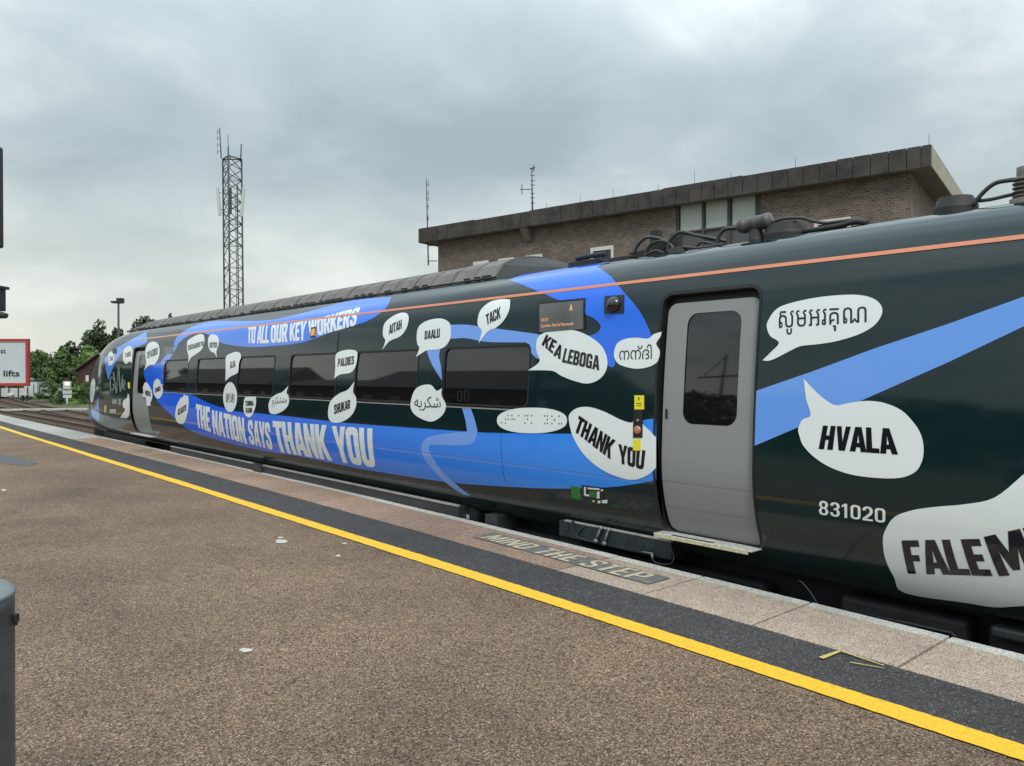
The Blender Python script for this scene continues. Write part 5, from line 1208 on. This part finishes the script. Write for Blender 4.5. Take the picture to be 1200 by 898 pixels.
# lightning rods
for x_, h_ in ((640.5, .5), (680, .8), (718.6, .7), (771.4, .5), (814, 1.0), (856.5, .5), (932, .7), (1088.5, .7), (1110, .7)):
    if x_ < 1091: p = on_plane(x_, 200, nF, C0 - nF * .3)
    else: p = on_plane(x_, 200, nS, C0 - nS * .3)
    mb = MB(); mb.tube([(p[0], p[1], ZTOP - .1), (p[0], p[1], ZTOP + h_)], .014, 5); mb.build('lightning_rod', 'steel_grey', bld)
# wall aerial at the left end, roof aerial
pb = on_plane(501, 300, nF, wp); dep = float(np.dot(pb - CAM, FW))
t_, b_ = at_depth(499.6, 209, dep), at_depth(502, 311, dep)
an = empty('wall_aerial', tuple(b_), 'slender upright aerial fixed to the left end wall of the brick building', 'aerial')
mb = MB(); mb.tube([b_, at_depth(501, 270, dep)], .06, 6); mb.tube([at_depth(501, 270, dep), t_], [.05, .03], 6); mb.build('mast', 'steel_grey', an)
for y_ in (216, 227, 233, 242, 256):
    c = at_depth(500, y_, dep); mb = MB(); mb.tube([c + RX * -.08, c + RX * .16], .03, 5); mb.tube([c + RX * .14 + np.array([0, 0, -.25]), c + RX * .14 + np.array([0, 0, .3])], .025, 5); mb.build('dipole', 'steel_grey', an)
for y_ in (288, 306):
    c = at_depth(501.6, y_, dep); mb = MB(); mb.tube([c, c + RX * .8], .04, 5); mb.build('bracket', 'steel_grey', an)
pr = on_plane(624, 249, nF, C0 - nF * 2.0); dep = float(np.dot(pr - CAM, FW))
an = empty('roof_aerial', tuple(at_depth(624, 249, dep)), 'thin lattice aerial with a side arm standing on the flat roof', 'aerial')
mb = MB(); mb.tube([at_depth(624, 252, dep), at_depth(623.3, 198, dep)], [.07, .04], 6); mb.build('mast', 'steel_grey', an)
mb = MB(); mb.tube([at_depth(623.6, 222, dep), at_depth(609.5, 222, dep)], .035, 5); mb.tube([at_depth(611.5, 216, dep), at_depth(611.8, 228, dep)], .035, 5); mb.build('side_arm', 'steel_grey', an)
mb = MB(); mb.tube([at_depth(621, 198, dep), at_depth(627, 196.5, dep)], .06, 5); mb.tube([at_depth(625.5, 193, dep), at_depth(625.5, 201, dep)], .04, 5); mb.build('wind_vane', 'steel_grey', an)
for k, y_ in enumerate((206, 212, 217, 227, 232, 238)):
    c = at_depth(623.7, y_, dep); mb = MB(); mb.tube([c - RX * .16, c + RX * .22], .03, 5); mb.build('dipole', 'steel_grey', an)

# ------------------------------------------------------------------ lattice radio tower
DT = 92.0
bt = at_depth(273, 440, DT); bt[2] = GZ; tw = empty('lattice_tower', tuple(bt), 'tall three legged steel lattice radio tower with panel antennas', 'tower')
zt_t = float(at_depth(270, 186, DT)[2]); ux = np.array([RX[0], RX[1], 0]); uy = np.array([FW[0], FW[1], 0]); uy /= np.linalg.norm(uy)
def legp(k, z):
    f = (z - GZ) / (zt_t - GZ); w = 2.2 + 0.0 * f
    o = ((-w / 2, .5), (0.05 * w, -1.0), (w / 2, .6))[k]; lean = -0.20 * f
    p = bt + ux * (o[0] + lean) + uy * o[1]; return (p[0], p[1], z)
for k in range(3): mb = MB(); mb.tube([legp(k, GZ), legp(k, zt_t)], .10, 6); mb.build('leg', 'steel_grey', tw)
ns = 22; zsx = np.linspace(GZ, zt_t, ns + 1)
for k in range(3):
    mb = MB(); j = (k + 1) % 3
    for i in range(ns):
        a, b = (k, j) if i % 2 else (j, k); mb.tube([legp(a, zsx[i]), legp(b, zsx[i + 1])], .042, 5)
        if i % 2 == 0: mb.tube([legp(k, zsx[i]), legp(j, zsx[i])], .032, 5)
        if i > 13: mb.tube([legp(b, zsx[i]), legp(a, zsx[i + 1])], .05, 5)
    mb.tube([legp(k, zt_t), legp(j, zt_t)], .08, 5)
    mb.build('bracing', 'steel_grey', tw)
mb = MB(); cpt = lambda z: tuple(np.array(legp(2, z)) - ux * .55)
mb.tube([cpt(GZ), cpt(zt_t - 3)], .07, 6); mb.tube([tuple(np.array(cpt(GZ)) - ux * .2), tuple(np.array(cpt(zt_t - 4)) - ux * .2)], .04, 6); mb.build('cable_run', 'steel_grey', tw)
for (pa, pb) in (((254.5, 219.5), (257.6, 252.5)), ((285.8, 220.5), (282.8, 254))):
    a, b = at_depth(*pa, DT), at_depth(*pb, DT); c = (a + b) / 2; d = (a - b) / np.linalg.norm(a - b); mb = MB(); mb.obox(c, ux, uy, d, .17, .12, np.linalg.norm(a - b) / 2); mb.build('panel_antenna', 'panel_white', tw, bevel=.03)
    c2 = c + (ux if pa[0] < 270 else -ux) * .4
    mb = MB(); mb.tube([c + d * 1.0, c2 + d * 1.0], .04, 5); mb.tube([c - d * 1.0, c2 - d * 1.0 + (ux if pa[0] < 270 else -ux) * .3], .04, 5); mb.build('bracket', 'steel_grey', tw)
cB = at_depth(270, 236, DT - 1.3); mb = MB(); mb.obox(cB, ux, uy, (0, 0, 1), .13, .1, 1.5); mb.build('panel_antenna', 'steel_grey', tw)
for (xa, ya, xb, yb, r_) in ((259.3, 186, 257.3, 150, .06), (268, 190, 267, 158, .04), (282, 190, 282.8, 169, .07), (268, 190, 267.3, 172, .08)):
    mb = MB(); mb.tube([at_depth(xa, ya, DT), at_depth(xb, yb, DT)], r_, 6); mb.build('whip_aerial', 'steel_grey', tw)
for y_ in (155, 162, 170, 178):
    c = at_depth(258, y_, DT); mb = MB(); mb.tube([c, c - ux * .35], .03, 5); mb.tube([c - ux * .33 + np.array([0, 0, -.3]), c - ux * .33 + np.array([0, 0, .3])], .03, 5); mb.build('dipole', 'steel_grey', tw)

# ------------------------------------------------------------------ floodlight post
DL = 84.0; b0 = at_depth(139, 440, DL); b0[2] = GZ
fl = empty('floodlight_post', tuple(b0), 'tall yard floodlight post with two lamp heads above the train nose', 'lamp post')
tp = at_depth(138.8, 356, DL)
mb = MB(); mb.tube([b0, tp], [.16, .10], 8); mb.build('post', 'steel_grey', fl)
for (xa, ya, w, h_) in ((141, 352.6, .36, .28), (134.2, 354.0, .34, .10)):
    c = at_depth(xa, ya, DL); mb = MB(); mb.obox(c, ux, uy, (0, 0, 1), w / 1.0, .2, h_); mb.build('lamp_head', 'housing_black', fl, bevel=.03)
mb = MB(); mb.tube([at_depth(132, 355.2, DL), at_depth(143, 355.6, DL)], .05, 6); mb.build('cross_arm', 'steel_grey', fl)

# ------------------------------------------------------------------ trees and scrub
def leaves(mb, tones, c, rad, n, size, rng):
    for _ in range(n):
        d = rng.normal(size=3); d /= np.linalg.norm(d); r_ = rng.uniform(.55, 1.0) ** .5
        p = np.array(c) + d * np.array(rad) * r_
        a = rng.normal(size=3); a /= np.linalg.norm(a); b = np.cross(a, d + rng.normal(size=3) * .5); b /= np.linalg.norm(b) + 1e-9
        s = size * rng.uniform(.5, 1.3); mb.face([p - a * s, p + b * s * .55, p + a * s, p - b * s * .55])
        tones.append(float(np.clip(rng.normal(.45, .25), 0, 1)))
def tree(name, px, pytop, pybase, wpx, dep, material, label, cat, group=None, clumps=16, per=170, leaf=.22, trunk=True, seed=1, low=0.25, zbase=None):
    rng = np.random.default_rng(seed); k = dep / F
    bpos = at_depth(px, 440, dep); zb = GZ if zbase is None else zbase; bpos[2] = zb
    ztop = float(at_depth(px, pytop, dep)[2]); H = ztop - zb; w = wpx * k / 2
    t = empty(name, tuple(bpos), label, cat, group)
    mb = MB(); tones = []; tr = MB(); cl = []
    for i in range(clumps):
        f = rng.uniform(low, .95); wr = w * (1 - .65 * max(0, (f - .45)) / .55) * (0.75 + .25 * min(1, f / .35))
        ang = rng.uniform(0, 2 * math.pi); rr_ = wr * math.sqrt(rng.uniform(.05, .9))
        c = (bpos[0] + rr_ * math.cos(ang), bpos[1] + rr_ * math.sin(ang), zb + H * f * .92)
        rad = (w * rng.uniform(.22, .42), w * rng.uniform(.22, .42), H * rng.uniform(.07, .15)); cl.append(c)
        leaves(mb, tones, c, rad, per, leaf, rng)
    leaves(mb, tones, (bpos[0], bpos[1], zb + H * .9), (w * .3, w * .3, H * .1), per // 2, leaf, rng)
    me = bpy.data.meshes.new('crown'); me.from_pydata(mb.v, [], mb.f); at = me.attributes.new('tone', 'FLOAT', 'FACE'); at.data.foreach_set('value', tones)
    link('crown', me, material, t)
    if trunk:
        tr.tube([bpos, bpos + np.array([w * .04, 0, H * .45]), bpos + np.array([0, w * .03, H * .85])], [H * .022, H * .015, H * .004], 8)
        for c in cl[:9]:
            f0 = bpos + np.array([0, 0, H * rng.uniform(.25, .5)]); tr.tube([f0, (f0 + np.array(c)) / 2 + np.array([0, 0, .2]), c], [H * .010, H * .006, H * .002], 5)
        tr.build('trunk', 'bark', t)
    return t
TG = 'trees beyond the railway'; BG = 'bushes beyond the railway'
tree('broadleaf_tree', 117, 374, 440, 46, 104, 'leaf_dark', 'dark tree left of the floodlight post, rising above the green bushes', 'tree', TG, 26, 190, .26, seed=3, low=.35)
tree('broadleaf_tree', 171, 369.5, 440, 46, 112, 'leaf_dark', 'dark rounded tree seen over the train roof right of the floodlight post', 'tree', TG, 26, 160, .26, seed=5, low=.35)
tree('broadleaf_tree', 200, 366, 440, 14, 112, 'leaf_dark', 'small dark tree tip poking above the train roof, rightmost tree', 'tree', TG, 10, 120, .24, seed=6, low=.5)
tree('broadleaf_tree', 83, 400, 440, 34, 108, 'leaf_dark', 'low dark round crowned tree above the middle of the bushes', 'tree', TG, 18, 200, .26, seed=8, low=.4)
tree('broadleaf_tree', 140, 385, 440, 30, 100, 'leaf_dark', 'dark tree directly behind the base of the floodlight post', 'tree', TG, 14, 160, .26, seed=9, low=.4)
tree('bush', 46, 409, 465, 44, 90, 'leaf_green', 'tall light green bush beside the right edge of the red framed sign', 'bush', BG, 30, 220, .17, trunk=True, seed=11, low=.08)
tree('bush', 74, 408, 465, 40, 88, 'leaf_green', 'broad green bush behind the small white signal', 'bush', BG, 30, 220, .17, seed=12, low=.08)
tree('bush', 103, 404, 465, 44, 92, 'leaf_light', 'bright green bush beside the nose of the train above the hut', 'bush', BG, 30, 220, .17, seed=13, low=.08)
tree('bush', 10, 416, 465, 50, 92, 'leaf_dark', 'green bush behind the red framed sign', 'bush', BG, 26, 200, .17, seed=14, low=.08)
tree('bush', -40, 412, 465, 60, 95, 'leaf_green', 'green bush at the far left edge of the scrub', 'bush', BG, 20, 200, .2, seed=15, low=.08)
for i_, (x_, t_) in enumerate(((-110, 408), (-190, 402), (-280, 410), (-380, 400))):
    tree('bush', x_, t_, 465, 95, 98, 'leaf_green' if i_ % 2 else 'leaf_dark', ('first', 'second', 'third', 'farthest')[i_] + ' scrub bush to the left of the bush behind the red framed sign', 'bush', BG, 18, 160, .26, seed=30 + i_, low=.08)
tree('bramble', 58, 444, 470, 28, 78, 'leaf_green', 'low bramble mound between the white container and the small signal', 'bush', None, 14, 160, .10, trunk=False, seed=16, low=.0)
tree('bramble', 90, 452, 470, 26, 74, 'leaf_light', 'low bright bramble mound right of the small signal', 'bush', None, 14, 160, .09, trunk=False, seed=17, low=.0)
tree('bramble', 99, 446, 470, 14, 74, 'leaf_green', 'low bramble in front of the red brick hut wall', 'bush', None, 12, 120, .10, trunk=False, seed=21, low=.0)
tree('bramble', 70, 458, 474, 24, 73, 'leaf_dark', 'low dark bramble clump just behind the small signal post', 'bush', None, 10, 140, .08, trunk=False, seed=18, low=.0)
rng = np.random.default_rng(4); mb = MB(); tones = []
for _ in range(9000):
    px_, py_ = rng.uniform(30, 125), 462 + 18 * rng.beta(1.3, 1.6)
    if px_ < 60 and py_ > 470: continue
    p = on_z(px_ + rng.normal() * 2, py_, GZ - .1)
    if p[0] < 13.6: continue
    h_ = rng.uniform(.08, .28); a = rng.uniform(0, math.pi); w_ = .05
    mb.face([(p[0] - w_ * math.cos(a), p[1] - w_ * math.sin(a), p[2]), (p[0] + w_ * math.cos(a), p[1] + w_ * math.sin(a), p[2]), (p[0] + rng.normal() * .06, p[1] + rng.normal() * .06, p[2] + h_)]); tones.append(float(rng.uniform(.1, 1)))
me = bpy.data.meshes.new('grass'); me.from_pydata(mb.v, [], mb.f); at = me.attributes.new('tone', 'FLOAT', 'FACE'); at.data.foreach_set('value', tones)
link('grass', me, 'leaf_light', None, label='rough grass and weeds beside the far tracks', cat='grass', kind='stuff')

# ------------------------------------------------------------------ things beyond the tracks on the left
ps = on_z(78.6, 477, GZ); dep = float(np.dot(ps - CAM, FW))
sg = empty('ground_signal', tuple(ps), 'short white marker signal with a lit lamp box on a thin post', 'signal')
def pbox(x0, y0_, x1, y1_, dep, d, name, material, parent, bevel=0, **kw):
    c = at_depth((x0 + x1) / 2, (y0_ + y1_) / 2, dep); k = dep / F
    mb = MB(); mb.obox(c, ux, uy, (0, 0, 1), abs(x1 - x0) / 2 * k, d / 2, abs(y1_ - y0_) / 2 * k); return mb.build(name, material, parent, bevel=bevel, **kw)
mb = MB(); mb.tube([ps, at_depth(78.6, 466, dep)], .06, 8); mb.build('post', 'panel_white', sg)
pbox(74.8, 447, 82.6, 456.3, dep, .3, 'lamp_box', 'panel_white', sg, .02); pbox(76, 448, 81.8, 451.6, dep - .16, .02, 'lamp_lens', 'signal_lit', sg)
pbox(73.6, 457, 84, 461.6, dep, .06, 'sign_plate', 'panel_white', sg); pbox(74, 462.6, 84, 466.4, dep, .06, 'sign_plate', 'panel_white', sg)
pbox(75.5, 442.8, 81, 447, dep + .05, .2, 'hood', 'brick_red_plain', sg)
# brick hut by the nose of the train
dep = 82.0; k = dep / F
hp = at_depth(104, 440, dep); hp[2] = GZ
hut = empty('brick_hut', tuple(hp), 'small dark red brick hut with a pitched roof beside the train nose', 'hut')
ht = float(at_depth(100, 433, dep)[2]); rt = float(at_depth(112, 420, dep)[2])
mb = MB(); x0, x1 = -1.15, 3.4
def hq(a, d, z): p = np.array([hp[0], hp[1], 0]) + ux * a + uy * d; return (p[0], p[1], z)
for (a, b, c_, d_) in ((x0, x1, 0, 0), (x1, x1, 0, 4), (x1, x0, 4, 4), (x0, x0, 4, 0)): mb.face([hq(a, c_, GZ), hq(b, d_, GZ), hq(b, d_, ht), hq(a, c_, ht)])
mid = (x0 + x1) / 2
for dd in (0, 4): mb.face([hq(x0, dd, ht), hq(x1, dd, ht), hq(mid, dd, rt + .4)])
me = mb.mesh('wall'); link('wall', me, 'brick_red_plain', hut)
for sgn, xe in ((-1, x0 - .35), (1, x1 + .35)):
    mb = MB(); zz_ = ht - (rt + .4 - ht) * .15
    P_ = [hq(xe, -.35, zz_), hq(mid, -.35, rt + .42), hq(mid, 4.35, rt + .42), hq(xe, 4.35, zz_)]; Q_ = [(x, y_, z + .12) for x, y_, z in P_]
    mb.face(P_); mb.face(Q_)
    for i in range(4): mb.face([P_[i], Q_[i], Q_[(i + 1) % 4], P_[(i + 1) % 4]])
    mb.build('roof', 'slate', hut)
pbox(100.5, 440, 104, 447, dep - .03, .06, 'window', 'win_frame_white', hut)
# white container, fence, boulder, cabinet
dep = 80.0
ct = pbox(36, 447, 51, 464.5, dep, 2.2, 'storage_container', 'panel_white', None, .03, label='pale grey storage container with a dark rim beside the bushes', cat='container')
pbox(35.6, 445.6, 51.4, 447, dep, 2.3, 'rim', 'roof_dark', ct); pbox(39.2, 451, 39.9, 464, dep - 1.12, .04, 'door_bar', 'roof_dark', ct); pbox(46, 452, 46.6, 463, dep - 1.12, .04, 'door_bar', 'roof_dark', ct)
dep = 78.0
fn = pbox(-30, 455, 33, 465, dep, .12, 'panel_fence', 'panel_white', None, label='low pale panel fence below the red framed sign', cat='fence')
for x_ in (-28, -14, 0, 10, 21, 32): pbox(x_, 453.8, x_ + .8, 466, dep - .12, .1, 'post', 'steel_grey', fn)
c = at_depth(12.8, 463.5, 73.0); me = bpy.data.meshes.new('boulder'); bm = bmesh.new(); bmesh.ops.create_icosphere(bm, subdivisions=3, radius=.32)
for v in bm.verts: v.co *= 1 + .12 * math.sin(v.co.x * 9) * math.cos(v.co.y * 7 + v.co.z * 5); v.co.z *= .8; v.co += Vector(c)
bm.to_mesh(me); bm.free(); link('boulder', me, 'concrete', None, label='rounded pale grey boulder beyond the tracks', cat='boulder')
cb_ = pbox(24.2, 461.8, 33.6, 463.6, 73, .5, 'cable_cabinet', 'concrete', None, .02, label='small grey trackside cabinet with a flat lid on two legs', cat='cabinet')
for x_ in (26, 31): pbox(x_, 463.7, x_ + 1.2, 470, 73, .3, 'leg', 'steel_grey', cb_)
# cable trough across the tracks
a, b = on_z(-40, 480.6, GZ + .24), on_z(104, 479.2, GZ + .24)
tr_ = MB(); d = (b - a) / np.linalg.norm(b - a); n_ = np.array([-d[1], d[0], 0]); c = (a + b) / 2
tr_.obox((c[0], c[1], GZ + .22), d, n_, (0, 0, 1), np.linalg.norm(b - a) / 2, .45, .06)
tr_.build('crossing_boards', 'concrete', None, label='pale board crossing laid over the far tracks', cat='crossing')

# ------------------------------------------------------------------ sign, hanging screen and loudspeaker at the left edge
dep = 7.0; k = dep / F
sp_ = at_depth(-40, 440, dep); sp_[2] = 0.0
sgn = empty('platform_sign', tuple(sp_), 'white notice board in a thick dark red frame at the left edge', 'sign')
pbox(-96, 400, 31.6, 449.6, dep, .016, 'board', 'sign_white', sgn)
for q in ((-100, 397.2, 34.2, 400.3), (-100, 449.2, 34.2, 452.6)): pbox(*q, dep, .04, 'frame', 'sign_red', sgn, .004)
for q in ((31.2, 400.35, 34.2, 449.15), (-100, 400.35, -97, 449.15)): pbox(*q, dep, .04, 'frame', 'sign_red', sgn, .004)
for q in ((-96, 400.4, 31.1, 401.2), (-96, 448.3, 31.1, 449.1), (30.3, 401.3, 31.1, 448.2)): pbox(*q, dep - .011, .008, 'inner_line', 'sign_pink', sgn)
def flat_text(txt, x0, y0_, x1, y1_, dep, material, parent):
    V, T = font_text(txt, .012); mb = MB(); k = dep / F
    mb.v = [tuple(at_depth(x0 + (x1 - x0) * a, y1_ + (y0_ - y1_) * b, dep)) for a, b in V]; mb.f = list(T); mb.smooth = [False] * len(T); return mb.build('lettering', material, parent)
flat_text('st', 0.6, 409.3, 6.6, 414.3, dep - .012, 'sign_black', sgn); flat_text('lifts', 4.0, 434, 22.6, 441.2, dep - .012, 'sign_black', sgn)
for x_ in (-60, -90):
    p = at_depth(x_, 440, dep + .05); mb = MB(); mb.tube([(p[0], p[1], 0), (p[0], p[1], at_depth(0, 399, dep)[2])], .025, 10); mb.build('post', 'steel_grey', sgn)
dep = 8.0
pole = at_depth(-34, 440, dep + .3); pole[2] = 0
pst = empty('platform_column', tuple(pole), 'dark column just past the left edge of the platform view', 'column')
mb = MB(); mb.tube([pole, (pole[0], pole[1], 4.4)], .07, 12); mb.build('shaft', 'housing_black', pst)
hs_ = empty('hanging_screen', tuple(at_depth(-20, 290, dep)), 'tall dark hanging screen whose edge shows at the upper left', 'screen')
pbox(-75, 171, -1.0, 290, dep, .16, 'casing', 'housing_black', hs_, .02)
mb = MB(); p = at_depth(-34, 231, dep + .1); mb.tube([p, (pole[0], pole[1], p[2])], .03, 8); mb.build('bracket', 'housing_black', hs_)
lsx = empty('loudspeaker', tuple(at_depth(0, 372, dep)), 'dark platform loudspeaker with a flared lip at the left edge', 'loudspeaker')
pbox(-18, 337.5, 2.2, 364.5, dep, .14, 'body', 'housing_black', lsx, .01); pbox(-20, 335.5, 4.8, 338.8, dep, .18, 'top_plate', 'housing_black', lsx, .004)
c = at_depth(-5.5, 369, dep); mb = MB(); mb.lathe(c, (0, 0, 1), [(-.032, 0), (-.032, .10), (-.012, .115), (.012, .115), (.03, .07), (.035, 0)], 24); mb.build('flared_lip', 'steel_grey', lsx)
mb = MB(); p = at_depth(-12, 350, dep + .05); mb.tube([p, (pole[0], pole[1], p[2])], .025, 8); mb.build('bracket', 'housing_black', lsx)

# litter bin at the lower left
dep = 2.25; ct_ = at_depth(-77, 700, dep); R_ = 0.197
bn = empty('litter_bin', (ct_[0], ct_[1], 0), 'round grey metal litter bin cut by the lower left corner', 'bin')
ztb = float(ct_[2])
mb = MB(); mb.lathe((ct_[0], ct_[1], 0), (0, 0, 1), [(0.01, 0), (.01, R_ * .97), (.05, R_ * .985), (ztb - .04, R_), (ztb - .012, R_), (ztb - .012, R_ - .01)], 64); mb.build('drum', 'bin_grey', bn)
mb = MB(); mb.lathe((ct_[0], ct_[1], 0), (0, 0, 1), [(ztb - .012, R_ + .002), (ztb - .004, R_ + .004), (ztb, R_), (ztb + .012, R_ * .93), (ztb + .02, R_ * .75), (ztb + .024, R_ * .4), (ztb + .025, 0)], 64); mb.build('lid', 'bin_lid', bn)
c = at_depth(18.5, 724, dep + .06); mb = MB(); mb.obox(c, ux, uy, (0, 0, 1), .006, .010, .012); mb.tube([c + np.array([0, 0, -.012]), c + np.array([0, 0, -.022])], .007, 8); mb.build('latch', 'housing_black', bn, bevel=.003)

# ------------------------------------------------------------------ what stands behind the camera and shows in the glass and paint
stn = empty('station_building', (-26, 60, GZ), 'long low brick station building with a slate roof on the far side of the platforms', 'building')
mb = MB(); mb.box(-32, -24, 34, 112, GZ, 4.6); mb.build('wall', 'brick_red_plain', stn)
mb = MB()
for (a, b, h_) in ((34, 60, 7.6), (60, 78, 6.2), (78, 112, 8.4)):
    mb.face([(-23.4, a, 4.6), (-23.4, b, 4.6), (-28, b, h_), (-28, a, h_)]); mb.face([(-32.6, a, 4.6), (-28, a, h_), (-28, b, h_), (-32.6, b, 4.6)]); mb.face([(-23.4, a, 4.6), (-28, a, h_), (-32.6, a, 4.6)]); mb.face([(-23.4, b, 4.6), (-32.6, b, 4.6), (-28, b, h_)])
mb.build('roof', 'slate', stn)
for j in range(18):
    mb = MB(); mb.box(-23.95, -23.9, 36 + j * 4.2, 37.6 + j * 4.2, 0.8, 3.2); mb.build('window', 'win_frame_white' if j % 3 == 0 else 'glass_tint', stn)
rng = np.random.default_rng(50); mb = MB(); tones = []
for x_, y_, h_, w_ in ((-48, -12, 9.5, 12), (-46, 2, 8.6, 12), (-49, 14, 9.2, 12), (-47, 27, 8.4, 12), (-50, 40, 9.8, 13), (-44, -28, 9, 12), (-60, 60, 9, 16), (-34, 122, 11, 16), (-30, 140, 12, 16), (-28, 160, 13, 18), (-26, 182, 14, 18), (-24, 205, 15, 18)):
    for _ in range(22): leaves(mb, tones, (x_ + rng.normal() * w_ * .3, y_ + rng.normal() * w_ * .35, GZ + h_ * rng.uniform(.15, .85)), (2.2, 2.6, 1.4), 60, .7, rng)
me = bpy.data.meshes.new('distant_wood'); me.from_pydata(mb.v, [], mb.f); at = me.attributes.new('tone', 'FLOAT', 'FACE'); at.data.foreach_set('value', tones)
link('distant_wood', me, 'leaf_dark', None, label='dark belt of trees across the platforms, seen only as a reflection', cat='wood', kind='stuff')
ms_ = empty('signal_mast', (-30, 27.2, GZ), 'slim mast with cross arms behind the viewer, reflected in the door glass', 'mast')
mb = MB(); mb.tube([(-30, 27.2, GZ), (-30, 27.2, 9.4)], [.14, .07], 8); mb.build('mast', 'housing_black', ms_)
mb = MB(); mb.tube([(-30, 25.0, 7.4), (-30, 29.0, 7.1)], .09, 6); mb.build('arm', 'housing_black', ms_)
mb = MB(); mb.tube([(-30, 27.2, 9.2), (-30, 28.6, 7.3)], .04, 5); mb.build('stay', 'housing_black', ms_)
